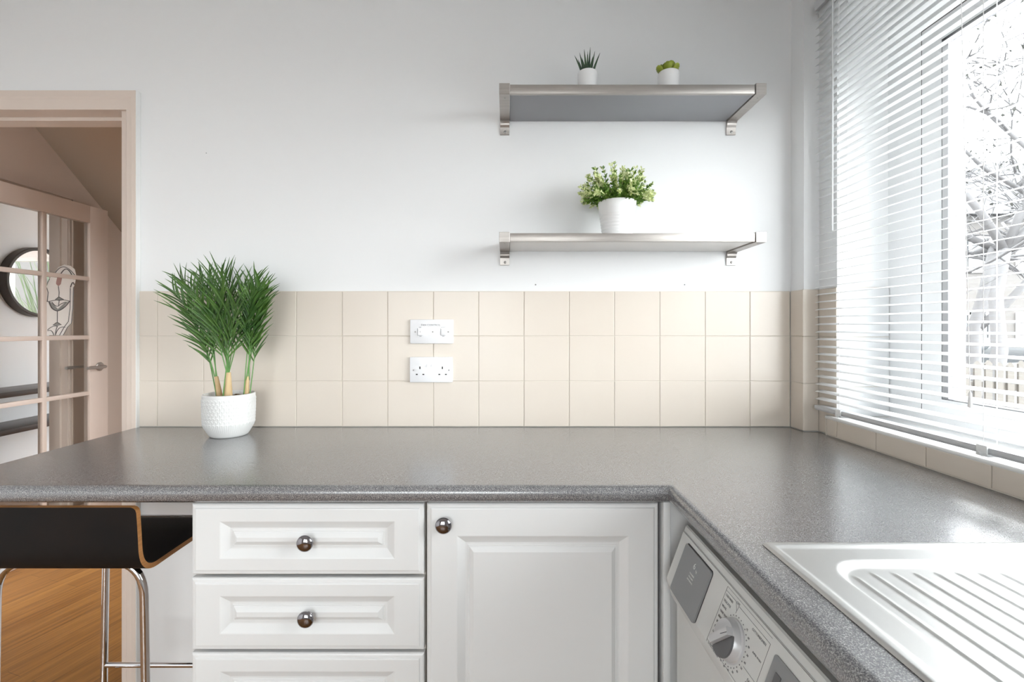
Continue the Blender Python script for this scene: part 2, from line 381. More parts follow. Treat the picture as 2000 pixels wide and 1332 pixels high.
b = BM(); tube(b, [(BX-.0165, -.575, 2.24), (BX-.0175, -.59, 1.6), (BX-.016, -.60, 1.10)], .0008, 6); lathe(b, [(.001,.02),(.003,.015),(.004,-.012),(.001,-.015)], (BX-.016,-.60,1.09), 10); obj('pull_cord', b, 'cord', bl, smooth=True)

# ------------------------------------------------------------------ doorway to the hall
dw = thing('door_1', (-1.65, .06, 0), kind='structure')
tag(dw, 'open doorway with pinkish painted frame leading into the hall')
XR, ZH = -1.274, 1.9735
b = BM()                                # architrave: right leg and head, moulded section
def archi(b, xo, xi, zo, zi, xl, y0=-.0002):
    sec = [(0, 0), (0, -.020), (.35, -.021), (.45, -.017), (.9, -.015), (1, -.012), (1, 0)]
    L = []
    for t, dy in sec:
        x = xo+(xi-xo)*t; zz = zo+(zi-zo)*t
        L.append([b.verts.new((x, y0+dy, 0)), b.verts.new((x, y0+dy, zz)), b.verts.new((xl, y0+dy, zz))])
    for r0, r1 in zip(L, L[1:]):
        for k in range(2): b.faces.new((r0[k], r0[k+1], r1[k+1], r1[k]))
archi(b, -1.2365, XR, 2.034, ZH, -2.10); box(b, -2.10, -2.034, -.018, -.0002, 0, 2.034)
struct('architrave', b, 'pink_gloss', dw, smooth=True, ang=25)
b = BM(); box(b, XR-.025, XR, -.0001, .125, 0, ZH+.02); box(b, -2.034, XR-.025, -.0001, .125, ZH, ZH+.02); box(b, -2.034, -2.01, -.0001, .125, 0, ZH)
struct('door_lining', b, 'pink_gloss', dw)
b = BM(); box(b, -1.2367, -1.2345, -.0195, -.0002, 0, 2.0345, .0006); struct('architrave_lit_edge', b, 'white_gloss', dw)  # added white strip: window light on this side put into the colour
b = BM(); box(b, XR-.037, XR-.025, .045, .085, 0, ZH-.012); box(b, -2.01, XR-.025, .045, .085, ZH-.012, ZH); struct('door_stop', b, 'pink_gloss', dw)
# ------------------------------------------------------------------ hall and living room
HX = -2.66
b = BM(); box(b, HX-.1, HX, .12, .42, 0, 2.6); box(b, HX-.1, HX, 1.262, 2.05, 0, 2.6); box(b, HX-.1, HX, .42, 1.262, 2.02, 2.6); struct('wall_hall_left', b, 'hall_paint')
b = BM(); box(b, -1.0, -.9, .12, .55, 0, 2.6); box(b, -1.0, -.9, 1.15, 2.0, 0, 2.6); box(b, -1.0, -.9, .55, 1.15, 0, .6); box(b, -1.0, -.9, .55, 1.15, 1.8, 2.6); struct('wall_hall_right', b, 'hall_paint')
wh = thing('hall_fill_opening', (-.95, .85, .6), kind='structure')  # unseen opening behind the back wall, added only to light the hall
b = BM(); ringbox(b, 'X', .55, 1.15, .6, 1.8, (.04,)*4, -.97, -.93); struct('window_frame', b, 'pink_gloss', wh)
b = BM(); box(b, HX, -.9, 1.95, 2.05, 0, 2.6); struct('wall_hall_far', b, 'hall_paint')
b = BM(); box(b, HX, -1.0, .12, 1.08, 2.377, 2.48)
struct('ceiling_hall', b, 'hall_paint')
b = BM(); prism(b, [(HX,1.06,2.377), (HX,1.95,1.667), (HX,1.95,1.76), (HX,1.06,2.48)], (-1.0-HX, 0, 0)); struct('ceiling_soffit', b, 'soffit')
b = BM(); box(b, -3.85, HX-.1, -.1, 4.6, 2.5, 2.6); box(b, HX-.1, .1, 2.05, 4.6, 2.5, 2.6); struct('ceiling_living', b, 'ceiling')
LX = -3.745
b = BM(); box(b, LX-.1, LX, -.1, 4.6, 0, 2.5); struct('wall_living_left', b, 'liv')
b = BM(); box(b, LX, HX-.1, 0, .1, 0, 2.5); struct('wall_living_near', b, 'liv')
b = BM(); box(b, LX, -2.6, 4.4, 4.5, 0, 2.5); box(b, -1.0, .1, 4.4, 4.5, 0, 2.5); box(b, -2.6, -1.0, 4.4, 4.5, 2.15, 2.5); box(b, -2.6, -1.0, 4.4, 4.5, 0, .25); struct('wall_living_far', b, 'liv')
b = BM(); box(b, 0, .1, 2.05, 2.4, 0, 2.5); box(b, 0, .1, 4.0, 4.4, 0, 2.5); box(b, 0, .1, 2.4, 4.0, 0, .4); box(b, 0, .1, 2.4, 4.0, 2.2, 2.5); struct('wall_living_right', b, 'liv')  # unseen opening in this wall is added to light the living room
wl = thing('window_3', (-1.8, 4.45, .25), kind='structure')
b = BM(); ringbox(b, 'Y', -2.6, -1.0, .25, 2.15, (.05,)*4, 4.41, 4.47); box(b, -1.83, -1.77, 4.41, 4.47, .3, 2.1); struct('window_frame', b, 'upvc', wl)
# doorway behind the glazed door
dl = thing('door_3', (HX-.05, .84, 0), kind='structure')
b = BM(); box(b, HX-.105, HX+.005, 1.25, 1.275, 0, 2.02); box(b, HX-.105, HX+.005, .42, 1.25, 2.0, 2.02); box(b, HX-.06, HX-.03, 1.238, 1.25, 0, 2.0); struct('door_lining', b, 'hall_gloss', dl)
b = BM()
for a0, a1, t in ((1.258, 1.272, .012), (1.272, 1.300, .020), (1.300, 1.318, .014)):
    box(b, HX, HX+t, a0, a1, 0, 2.01+(a0-1.258)); box(b, HX, HX+t, .35, a1, 2.01+(a0-1.258), 2.01+(a1-1.258))
struct('architrave', b, 'hall_gloss', dl)
b = BM(); box(b, HX, HX+.014, 1.32, 1.95, 0, .14); struct('baseboard_hall', b, 'pink_gloss')

# glazed door, ajar
gd = thing('door_2', (-2.56, .61, 0), kind='structure')
tag(gd, 'pinkish cream glazed door with ten panes standing ajar in the hall')
gd.rotation_euler = (0, 0, math.radians(-2.2))
gd.location = (0,0,0)                    # parts below are laid out in door coordinates: u along local +y, x across the thickness
U0, U1, ZT = 0.0, .76, 1.98
T = .020
zr = [.0, .19, .52, .85, 1.187, 1.540, 1.877]
us_ = [.118, .375, .640]
b = BM()
def dbox(b, u0, u1, z0, z1, t=T): box(b, -t, t, u0, u1, z0, z1, .002)
dbox(b, 0, .118, 0, ZT); dbox(b, .640, .76, 0, ZT); dbox(b, .118, .640, 1.877, ZT); dbox(b, .118, .640, 0, .17)
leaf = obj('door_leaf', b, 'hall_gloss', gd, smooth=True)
b = BM(); dbox(b, .365, .389, .17, 1.877, .014)
for z in zr[2:-1]: dbox(b, .118, .640, z-.012, z+.012, .0135)
obj('glazing_bars', b, 'hall_gloss', gd, smooth=True)
zz = [.17] + zr[2:]
for u0, u1 in ((.118, .377), (.377, .640)):
    for z0, z1 in zip(zz, zz[1:]):
        b = BM(); box(b, -.0015, .0015, u0, u1, z0, z1); obj('glass_pane', b, 'glass', gd)
for s in (1, -1):
    b = BM(); zc, uc = 1.006, .700
    lathe(b, [(.002, s*.021), (.026, s*.0215), (.027, s*.026), (.022, s*.030), (.002, s*.030)], (0, uc, zc), 28, 'X')
    tube(b, [(s*.03, uc, zc)] + arc((s*.052, uc, zc), (s*.066, uc, zc), (s*.066, uc-.02, zc), 5) + [(s*.066, uc-.125, zc)], .0095, 12)
    obj('door_handle', b, 'steel', gd, smooth=True)
# leaded film decoration applied to the panes
th = math.radians(-2.2)
HP = Vector((-2.56, .61, 0))
def film(cx, cy):                        # crop coordinates of the decoration -> door coordinates (u, z)
    X, Y = 80+cx/7.83, 500+cy/7.83
    # intersect the sight line with the door plane once, to lay the drawing out at its real size
    rx = (X-CX)/F; nx, ny = math.cos(th), math.sin(th)
    d = (HP.x*nx + HP.y*ny - CAMY*ny)/(rx*nx + ny)
    P = Vector((rx*d, CAMY+d, CAMZ-(Y-CY)*d/F)); return ((P.x-HP.x)*-math.sin(th) + (P.y-HP.y)*math.cos(th), P.z)
def fpoly(b, pts, t, mi=0): prism(b, [(t, *film(*p)) for p in pts], (.0006, 0, 0), mi)
def fline(b, pts, r=.0028):
    q = [Vector((.0045, *film(*p))) for p in pts]; tube(b, q, r*.6, 5)
b = BM()
fpoly(b, [(200,262),(260,172),(350,132),(450,152),(515,205),(530,290),(520,400),(490,480),(480,800),(460,1040),(400,1100),(335,1212),(82,1212),(78,700),(74,500),(120,350)], .0018)
fpoly(b, [(240,330),(225,400),(225,430),(260,462),(295,430),(315,330)], .0028, 1)
fpoly(b, [(205,665),(260,625),(300,640),(340,670),(270,690)], .0028, 2); fpoly(b, [(170,1055),(225,1015),(260,1015),(305,1050),(235,1075)], .0028, 2)
fpoly(b, [(110,700),(150,800),(235,845),(320,800),(410,700),(370,705),(250,810),(150,705)], .0028, 2)
film_o = obj('leaded_decoration', b, ['glassart', 'glasspink', 'glassgrey'], gd, label='cream leaded-glass style floral decoration')
b = BM()
fline(b, arc((205,262),(330,60),(505,290),12)); fline(b, arc((290,280),(380,110),(465,300),10), .004); fline(b, [(255,462),(268,560),(262,625)])
fline(b, [(210,665),(262,625),(335,665)]); fline(b, [(80,695),(110,695),(205,675),(340,670),(440,692)])
fline(b, arc((115,700),(150,830),(238,840),8), .004); fline(b, arc((238,840),(330,830),(425,695),8), .004)
fline(b, arc((160,705),(215,790),(262,760),6)); fline(b, arc((262,760),(300,720),(370,705),6)); fline(b, [(268,680),(258,760)]); fline(b, [(240,845),(240,1015)])
fline(b, [(440,490),(435,790),(410,1000),(350,1080),(275,1210)]); fline(b, [(488,480),(478,800),(455,1030),(395,1090),(330,1210)])
fline(b, [(175,1055),(235,1015),(300,1050)]); fline(b, arc((90,1130),(180,1050),(240,1075),6)); fline(b, arc((240,1075),(215,1130),(210,1210),6)); fline(b, arc((210,1210),(250,1060),(360,1090),8))
fline(b, arc((90,1145),(160,1110),(185,1210),6)); fline(b, [(75,480),(100,560),(85,695)]); fline(b, [(120,350),(80,430)]); fline(b, arc((440,480),(480,350),(495,440),6), .004)
obj('leading', b, 'lead', film_o)
gd.location = HP

# round mirror and dark shelves in the living room
mz, my, mr = 1.604, CAMY+3.716, .262
mi_ = thing('round_mirror', (LX, my, mz), 'round wall mirror with deep dark frame seen through the glazed door', 'mirror')
b = BM(); lathe(b, [(mr, .001), (mr+.012, .001), (mr+.012, .062), (mr+.006, .066), (mr-.012, .064), (mr-.014, .045)], (LX, my, mz), 64, 'X', cap=False); obj('mirror_frame', b, 'bezel', mi_, smooth=True)
b = BM(); lathe(b, [(.001, .046), (mr-.012, .046)], (LX, my, mz), 64, 'X', cap=False); obj('mirror_glass', b, 'mirror', mi_, recalc=False)
for z0, lab in ((.765, 'dark wooden wall shelf behind the glazed door, the upper one'), (.508, 'dark wooden wall shelf behind the glazed door, the lower one')):
    b = BM(); box(b, LX+.001, LX+.32, .7, 3.2, z0, z0+.038, .003); obj('wall_shelf', b, 'darkwood', None, smooth=True, org=(LX, 1.9, z0), label=lab, cat='shelf', group='dark shelves in the next room')

# ------------------------------------------------------------------ worktop
CF = -.600; RX = .337                    # front line of the long run, front line of the return
wt = BM(); R = .016
prof = [(R+.0, 0)] + [(R-R*math.sin(a), -(R-R*math.cos(a))) for a in [PI/2*k/8 for k in range(1, 9)]] + [(.0008,-.024), (.004,-.031), (.010,-.036), (.04,-.036)]
PA, PB, PC = (-1.2385, CF), (RX, CF), (RX, -1.95)
rows = []
for off, dz in prof:
    rows.append([wt.verts.new((PA[0], CF+off, CT+dz)), wt.verts.new((RX+off, CF+off, CT+dz)), wt.verts.new((RX+off, PC[1], CT+dz))])
for r0, r1 in zip(rows, rows[1:]):
    for k in range(2): wt.faces.new((r0[k], r0[k+1], r1[k+1], r1[k]))
def quad(bm, x0, x1, y0, y1, z): bm.faces.new([bm.verts.new(p) for p in ((x0,y0,z),(x1,y0,z),(x1,y1,z),(x0,y1,z))])
for z, o in ((CT, R), (CT-.036, .04)):
    quad(wt, -1.2385, RX+o, CF+o, 0, z); quad(wt, RX+o, .953, CF+o, 0, z); quad(wt, .953, 1.002, CF+o, -.075, z)
    quad(wt, RX+o, 1.002, -.885, CF+o, z); quad(wt, RX+o, .408, -1.83, -.885, z); quad(wt, .885, 1.002, -1.83, -.885, z); quad(wt, RX+o, 1.002, PC[1], -1.83, z)
wt.faces.new([wt.verts.new((-1.2385, CF+o, CT+dz)) for o, dz in prof] + [wt.verts.new((-1.2385, 0, CT-.036)), wt.verts.new((-1.2385, 0, CT))])
bmesh.ops.remove_doubles(wt, verts=wt.verts[:], dist=.00005)
obj('worktop', wt, 'worktop', None, smooth=True, ang=50, org=(-.2, -.3, CT-.036), label='grey speckled laminate worktop running round the corner under the window', cat='worktop')

# ------------------------------------------------------------------ sink
SX0, SX1, SY0, SY1 = .3915, .90, -.860, -1.845
sk = BM()
def rr(x, y, x0, x1, y0, y1, r):         # signed distance inside a rounded rectangle (positive inside)
    cx, cy = (x0+x1)/2, (y0+y1)/2; hx, hy = (x1-x0)/2-r, (y1-y0)/2-r
    qx, qy = abs(x-cx)-hx, abs(y-cy)-hy
    return r - (math.hypot(max(qx,0), max(qy,0)) + min(max(qx,qy),0))
def sst(a, b_, t): t = min(1, max(0, (t-a)/(b_-a))); return t*t*(3-2*t)
def sinkz(x, y):
    e = rr(x, y, SX0, SX1, SY1, SY0, .006)
    z = .0038*sst(0, .003, e) - .0026*sst(.011, .019, e)
    d = rr(x, y, .444, .872, -1.36, -.912, .055)
    z -= .0065*sst(0, .012, d)
    if d > .012:
        k = (x-.4715)/.0297; f = abs(k-round(k))*.0297
        yb = -.912-.020 - .02*max(0, 1-(x-.444)/.05)
        if .465 < x < .86 and -1.34 < y < yb: z += .0019*math.exp(-(f/.0027)**2)*sst(0, .012, yb-y)
    bw = rr(x, y, .455, .862, -1.80, -1.40, .06)
    z -= .15*sst(0, .03, bw)
    return CT+.0006+z
nx_, ny_ = 220, 300; grid = []
ysq = [SY0 - (SY0-SY1)*(j/ny_) for j in range(ny_+1)]
for j in range(ny_+1):
    grid.append([sk.verts.new((SX0+(SX1-SX0)*i/nx_, ysq[j], sinkz(SX0+(SX1-SX0)*i/nx_, ysq[j]))) for i in range(nx_+1)])
for j in range(ny_):
    for i in range(nx_): sk.faces.new((grid[j][i], grid[j+1][i], grid[j+1][i+1], grid[j][i+1]))
sink = thing('sink', (.645, -1.35, CT), 'stainless steel sink with ridged drainer set into the right-hand worktop', 'sink')
o = obj('sink_top', sk, 'sinksteel', sink, smooth=True, ang=60)
b = BM(); ringbox(b, 'X', 0,0,0,0,(0,0,0,0),0,0); b.clear()
box(b, SX0+.001, SX0+.005, SY1, SY0-.001, CT+.0002, CT+.0012); box(b, SX0+.001, SX1, SY0-.005, SY0-.001, CT+.0002, CT+.0012)
obj('sealant', b, 'dark', sink)

# ------------------------------------------------------------------ base cabinets
def panel_front(bm, x0, x1, z0, z1, yf, ix, izt, izb, th=.019):
    """raised and fielded front facing -y: nested rings of (inset x, inset top, inset bottom, depth behind the face)"""
    L = [(0,0,0,th), (0,0,0,.007), (.0015,.0015,.0015,.0045), (.004,.004,.004,.0032), (.0085,.0085,.0085,.0028), (.010,.010,.010,.0006), (.012,.012,.012,0)]
    a = [(0,0), (.002,.0006), (.017,.0095), (.0185,.0100), (.0225,.0100), (.0235,.0088), (.0265,.0088), (.0275,.0070), (.0345,.0022), (.036,.0012), (.039,.0012)]
    L += [(ix+s, izt+s, izb+s, d) for s, d in a]
    rings = []
    for sx, st, sb, d in L:
        rings.append([bm.verts.new(p) for p in ((x0+sx,yf+d,z0+sb), (x1-sx,yf+d,z0+sb), (x1-sx,yf+d,z1-st), (x0+sx,yf+d,z1-st))])
    for r0, r1 in zip(rings, rings[1:]):
        for k in range(4): bm.faces.new((r0[k], r0[(k+1)%4], r1[(k+1)%4], r1[k]))
    bm.faces.new(rings[-1]); bm.faces.new(rings[0][::-1])
def knob(x, z, y, parent):
    b = BM(); P = [(.0065,0), (.0085,-.0005), (.0060,-.003), (.0058,-.006), (.0095,-.0095), (.0152,-.0115), (.0175,-.0150)]
    P += [(.0175*math.cos(a), -.0150-.0085*math.sin(a)) for a in [PI/2*k/10 for k in range(1, 10)]] + [(.0004,-.0235)]
    lathe(b, P, (x, y, z), 40, 'Y'); return obj('knob', b, 'knobchrome', parent, smooth=True, ang=60)
YF = -.580
cab = thing('drawer_cabinet', (-.425, -.29, 0), 'white drawer unit with raised panel fronts under the worktop, left of the cupboard', 'cabinet')
b = BM(); box(b, -.6765, -.6585, YF+.0205, -.03, .10, .8735); box(b, -.1945, -.1765, YF+.0205, -.03, .10, .8735); box(b, -.6585, -.1945, -.05, -.03, .10, .8735)
box(b, -.6585, -.1945, YF+.0205, -.05, .10, .118); box(b, -.6585, -.1945, YF+.0205, YF+.08, .853, .8735); box(b, -.6765, -.1765, YF+.07, YF+.085, .0, .10)
obj('carcass', b, 'carcass', cab)
zt = [(.866,.7135), (.7065,.5525), (.5455,.3400), (.3335,.1200)]
for z1, z0 in zt:
    b = BM(); panel_front(b, -.6755, -.1775, z0, z1, YF, .0620, .036, .036 if z0 > .5 else .055)
    dr = obj('drawer_front', b, 'cab', cab)
    knob(-.4255+(0 if z1 > .8 else .0015), (z0+z1)/2+(-.0010), YF+.0010, dr)
cup = thing('cupboard', (.077, -.29, 0), 'white cupboard with tall raised panel door in the inner corner', 'cabinet')
b = BM(); box(b, -.1745, -.1565, YF+.0205, -.03, .10, .8735); box(b, .3085, .3265, YF+.0205, -.03, .10, .8735); box(b, -.1565, .3085, -.05, -.03, .10, .8735)
box(b, -.1565, .3085, YF+.0205, -.05, .10, .118); box(b, -.1565, .3085, YF+.0205, YF+.08, .853, .8735); box(b, -.1745, .3265, YF+.07, YF+.085, 0, .10)
obj('carcass', b, 'carcass', cup)
b = BM(); panel_front(b, -.1715, .3245, .120, .867, YF, .0645, .068, .068); dr = obj('cupboard_door', b, 'cab', cup)
knob(-.1335, .8265, YF, dr)
b = BM(); box(b, .3330, .3475, -.585, -.540, .0, .8735, .001); box(b, .3475, .46, -.577, -.555, 0, .8735)
obj('filler_panel', b, 'cab', None, smooth=True, org=(.36,-.57,0), label='narrow white filler panel in the corner beside the washing machine', cat='panel')

# ------------------------------------------------------------------ washing machine
MY0, MY1 = -.630, -1.225
wm = thing('washing_machine', (.63, -.93, 0), 'white washing machine with tilted control panel under the return worktop', 'washing machine')
T_ = Vector((.363, 0, .843)); dv = Vector((-.037, 0, -.101)).normalized(); nn = Vector((-.101, 0, .037)).normalized()
def PW(u, v, h=0): return Vector((T_.x, MY0-u, T_.z)) + dv*v + nn*h
def PMat(u, v, h=0.0006, rot=0):
    p = PW(u, v, h); m = Matrix(((0, -dv.x, nn.x, p.x), (-1, 0, 0, p.y), (0, -dv.z, nn.z, p.z), (0,0,0,1))); return m @ Matrix.Rotation(rot, 4, 'Z')
b = BM()
sec = [(.90,.842), (.372,.842), (.366,.843), (.363,.841)]
e = PW(0, .114); sec += [(e.x, e.z), (e.x+.0015, e.z-.010), (.334, .700), (.345, .692), (.345, .03), (.90, .03)]
prism(b, [(x, MY0, z) for x, z in sec], (0, MY1-MY0, 0)); obj('body', b, 'mach', wm, smooth=True, ang=25)
def plate(b, u0, u1, v0, v1, h0, h1, cr=.003, mi=0, skew=0):
    pts = []
    for cu, cv, a0 in ((u1-cr, v0+cr, -90), (u1-cr, v1-cr, 0), (u0+cr, v1-cr, 90), (u0+cr, v0+cr, 180)):
        for k in range(4):
            a = math.radians(a0+30*k); pts.append(PW(cu+cr*math.cos(a), cv+cr*math.sin(a), h0))
    prism(b, pts, nn*(h1-h0), mi)
b = BM(); plate(b, .002, .593, .012, .113, -.001, .0012, .002); obj('control_panel', b, 'mach', wm, smooth=True)
b = BM(); plate(b, .034, .148, .0210, .116, .0009, .0016, .006); dd = obj('drawer_recess', b, 'dark', wm)
b = BM(); plate(b, .035, .1465, .0225, .117, .0012, .0050, .005); dd = obj('detergent_drawer', b, 'machg', wm, smooth=True)
b = BM(); text_bm(b, '6', .016, PMat(.092, .042, .0051), sx=1.1); text_bm(b, 'kg', .006, PMat(.103, .046, .0051))
for k in range(3): text_bm(b, ('WASHING', 'MACHINE', 'AUTOMATIC')[k], .0042, PMat(.093, .058+.006*k, .0051))
obj('drawer_printing', b, 'mach', dd)
b = BM()
def ln(u0, v0, u1, v1, w_=.0006):
    p, q = PW(u0, v0, .0013), PW(u1, v1, .0013); tube(b, [p, q], w_/2, 4)
ln(.196,.018,.323,.018,.0005); ln(.002,.013,.593,.013,.0008); ln(.196,.018,.192,.114); ln(.238,.026,.323,.026); ln(.323,.026,.323,.112); ln(.192,.110,.323,.110)
ln(.196,.024,.228,.024); ln(.228,.024,.236,.034); ln(.238,.026,.236,.038); ln(.290,.083,.323,.083)
UC, VC = .250, .073
for k in range(30):
    a = 2*PI*k/30
    if 3.3 < a < 3.8: continue
    p = PW(UC+.0345*math.cos(a), VC+.0345*math.sin(a), .0013); lathe_p = p
    t = BM(); lathe(t, [(.0010, 0), (.0010, .0003)], (0,0,0), 8); add(b, t, PMat(UC+.0345*math.cos(a), VC+.0345*math.sin(a), .0012))
for k, s in enumerate(['95','60','40','30','60','50','40','30','40','30','20']):
    a = -1.0+k*.28; text_bm(b, s, .0042, PMat(UC+.0405*math.cos(a), VC+.0385*math.sin(a), .0013))
text_bm(b, 'OFF', .0055, PMat(.2345, .024, .0013)); text_bm(b, 'COTTONS/LINEN', .0050, PMat(.2985, .0325, .0013), sx=.9); text_bm(b, 'EASY\nCARES', .0056, PMat(.311, .093, .0013))
text_bm(b, 'SUPER WASH', .0036, PMat(.3075, .056, .0013))
for k in range(9):
    text_bm(b, ['COLD WASH','DELICATES','WOOL','HAND WASH','RINSE','SPIN','DRAIN','FAST SPIN','SLOW SPIN'][k], .0052, PMat(.1985, .030+.0088*k, .0013), align='LEFT', sx=.75 if k in (0,3,7,8) else .85)
text_bm(b, 'SYNTHETICS', .0060, PMat(.2150, .1135-.0018, .0013))
obj('printed_scale', b, 'greyprint', wm)
b = BM()
t = BM(); lathe(t, [(.0310, 0), (.0310, .003), (.0292, .0045), (.0278, .0125), (.0262, .0150), (.0001, .0155)], n=48); add(b, t, PMat(UC, VC, .001))
dial = obj('programme_dial', b, 'knobg', wm, smooth=True, ang=40)
b = BM(); t = BM()
prism(t, [(-.0275,-.004,.008), (.0275,-.004,.008), (.0235,-.0042,.0235), (-.0235,-.0042,.0235)], (0,.0110,0)); add(b, t, PMat(UC, VC, .001, math.radians(48)))
obj('dial_grip', b, 'knobg', dial)
b = BM(); t = BM(); prism(t, [(.0268*math.cos(a), .0268*math.sin(a), .0140) for a in [math.radians(-170+k*5) for k in range(33)]], (0,0,.0032)); add(b, t, PMat(UC, VC, .001, math.radians(48)))
obj('dial_lower_half', b, 'machd', dial, label='dark grey half of the dial')
b = BM(); tube(b, [PMat(UC, VC, .0245) @ Vector((.004,.006,0)), PMat(UC, VC, .0245) @ Vector((.016,.017,0))], .0005, 4); obj('dial_mark', b, 'dark', dial)
b = BM(); plate(b, .338, .47, .028, .106, .0012, .0030, .004); dp = obj('display_panel', b, 'machg', wm, smooth=True)
b = BM(); plate(b, .350, .362, .045, .10, .0030, .0038, .001); plate(b, .368, .455, .050, .098, .0030, .0036, .002); obj('display_window', b, 'machd', dp)
b = BM(); lathe(b, [(.165,-.001), (.165,-.030), (.140,-.045), (.120,-.038), (.118,-.004)], (.345, -.93, .40), 48, 'X'); obj('porthole_ring', b, 'mach', wm, smooth=True)
b = BM(); lathe(b, [(.118,-.020), (.06,-.012), (.001,-.010)], (.345, -.93, .40), 40, 'X'); obj('porthole_glass', b, 'machd', wm, smooth=True)

# ------------------------------------------------------------------ shelves
def shelf(zb, zt_, under, name_l, cat='shelf'):
    rt = thing('wall_shelf', (.373, 0, zb), name_l, 'shelf', 'steel edged wall shelves')
    D = .190
    b = BM(); box(b, .0095, .7365, -D+.004, -.001, zb, zt_, .0008); obj('shelf_board', b, under, rt, smooth=True)
    b = BM(); box(b, .0095, .7360, -D, -D+.005, zb-.0005, zt_+.0005, .0007); box(b, .0095, .736, -D+.0005, -D+.010, zb-.0010, zb); obj('edge_strip', b, 'steel', rt, smooth=True)
    for x0, x1 in ((-.0228, .0085), (.7385, .7700)):
        b = BM(); o0, o1 = zb-.0035, zt_+.0040
        P = [(-D-.002, o0), (-D-.002, o1), (-D+.05, o1), (-.002, o1-.001), (-.0005, o1-.001), (-.0005, zb-.047), (-.0045, zb-.047), (-.0045, zb-.022)]
        P += [(-.010, zb-.016), (-.010, o0-.006), (-.016, o0)]
        prism(b, [(x0, y, z) for y, z in P], (x1-x0, 0, 0))
        bmesh.ops.bevel(b, geom=b.edges[:], offset=.0008, segments=1, affect='EDGES')
        br = obj('bracket', b, 'steel', rt, smooth=True)
        xm = (x0+x1)/2 + .001
        for (yy_, zz_, ax) in ((-.0045, zb-.037, 'Y'), (-D+.022, o0, 'Z'), (-.035, o0, 'Z')):
            b = BM()
            if ax == 'Y': lathe(b, [(.0045, .0004), (.0045, -.0010), (.0030, -.0019), (.0001, -.0021)], (xm, yy_, zz_), 16, 'Y')
            else: lathe(b, [(.0022, .0004), (.0022, -.0006), (.0014, -.0008)], (xm, yy_, zz_), 12, 'Z')
            obj('screw', b, 'screw', br, smooth=True)
    return rt
sh1 = shelf(1.9390, 1.9645, 'greylam', 'upper steel edged wall shelf with dark grey underside, holding two succulents')
sh2 = shelf(1.5005, 1.5235, 'whitelam', 'lower steel edged wall shelf with white underside, holding one leafy plant')

# ------------------------------------------------------------------ small plants
def smallpot(root, c, r, h):
    b = BM(); x, y, z = c
    lathe(b, [(.001, z), (r*.80, z), (r*.84, z+.002), (r*.90, z+h*.3), (r*.985, z+h*.72), (r, z+h*.88), (r*.985, z+h*.95), (r*.94, z+h), (r*.90, z+h), (r*.885, z+h*.9), (r*.85, z+h*.82)], (x, y, 0), 48, cap=False)
    obj('pot', b, 'potw', root, smooth=True, ang=60)
    b = BM(); lathe(b, [(.001, z+h*.86), (r*.87, z+h*.84)], (x, y, 0), 24, cap=False); obj('soil', b, 'soil', root)
ZU = 1.9647
c1 = (.2515, -.118, ZU)
al = thing('potted_succulent', c1, 'small spiky dark green succulent in a white pot, left on the upper shelf', 'potted plant', 'small succulents on the upper shelf')
smallpot(al, c1, .0305, .074)
def aloe_leaf(b, base, tip, w_, bend=0.0):
    base, tip = Vector(base), Vector(tip); d = tip-base; L = d.length; d.normalize()
    s = d.cross(Vector((0,1,0))); s = s.normalized() if s.length > .1 else Vector((1,0,0)); nrm = s.cross(d).normalized(); rings = []
    out = Vector((base.x-c1[0], base.y-c1[1], 0))
    for k in range(9):
        t = k/8; wd = w_*(1-t)**.75*(.82+.6*t*(1-t)) + .00025; p = base + d*L*t + nrm*0 + Vector((d.x, d.y, 0))*bend*math.sin(t*PI)
        rings.append([b.verts.new(p + s*wd), b.verts.new(p + nrm*wd*.35), b.verts.new(p - s*wd), b.verts.new(p - nrm*wd*.75)])
    for r0, r1 in zip(rings, rings[1:]):
        for k in range(4): b.faces.new((r0[k], r0[(k+1)%4], r1[(k+1)%4], r1[k]))
    b.faces.new(rings[0]); b.faces.new(rings[-1])
tips = [(1122,108,-.01),(1132,103,.012),(1141,96,-.012),(1153,92,.002),(1162,100,.014),(1172,103,-.006),(1136,112,-.03),(1147,106,-.035),(1158,110,-.032),(1129,116,.02),(1166,116,.02),(1148,100,.03)]
for k, (tx, ty, dy) in enumerate(tips):
    b = BM(); p = px(tx, ty, 1.462+dy); bx = c1[0]+(p.x-c1[0])*.30; by = c1[1]+dy*.45
    aloe_leaf(b, (bx, by, ZU+.060), p, .0048 if k < 9 else .004, -.003); obj('leaf', b, 'aloe', al, smooth=True, ang=50)
c2 = (.5045, -.118, ZU)
ec = thing('potted_succulent', c2, 'small yellow-green rounded rosette succulent in a white pot, right on the upper shelf', 'potted plant', 'small succulents on the upper shelf')
smallpot(ec, c2, .0325, .073)
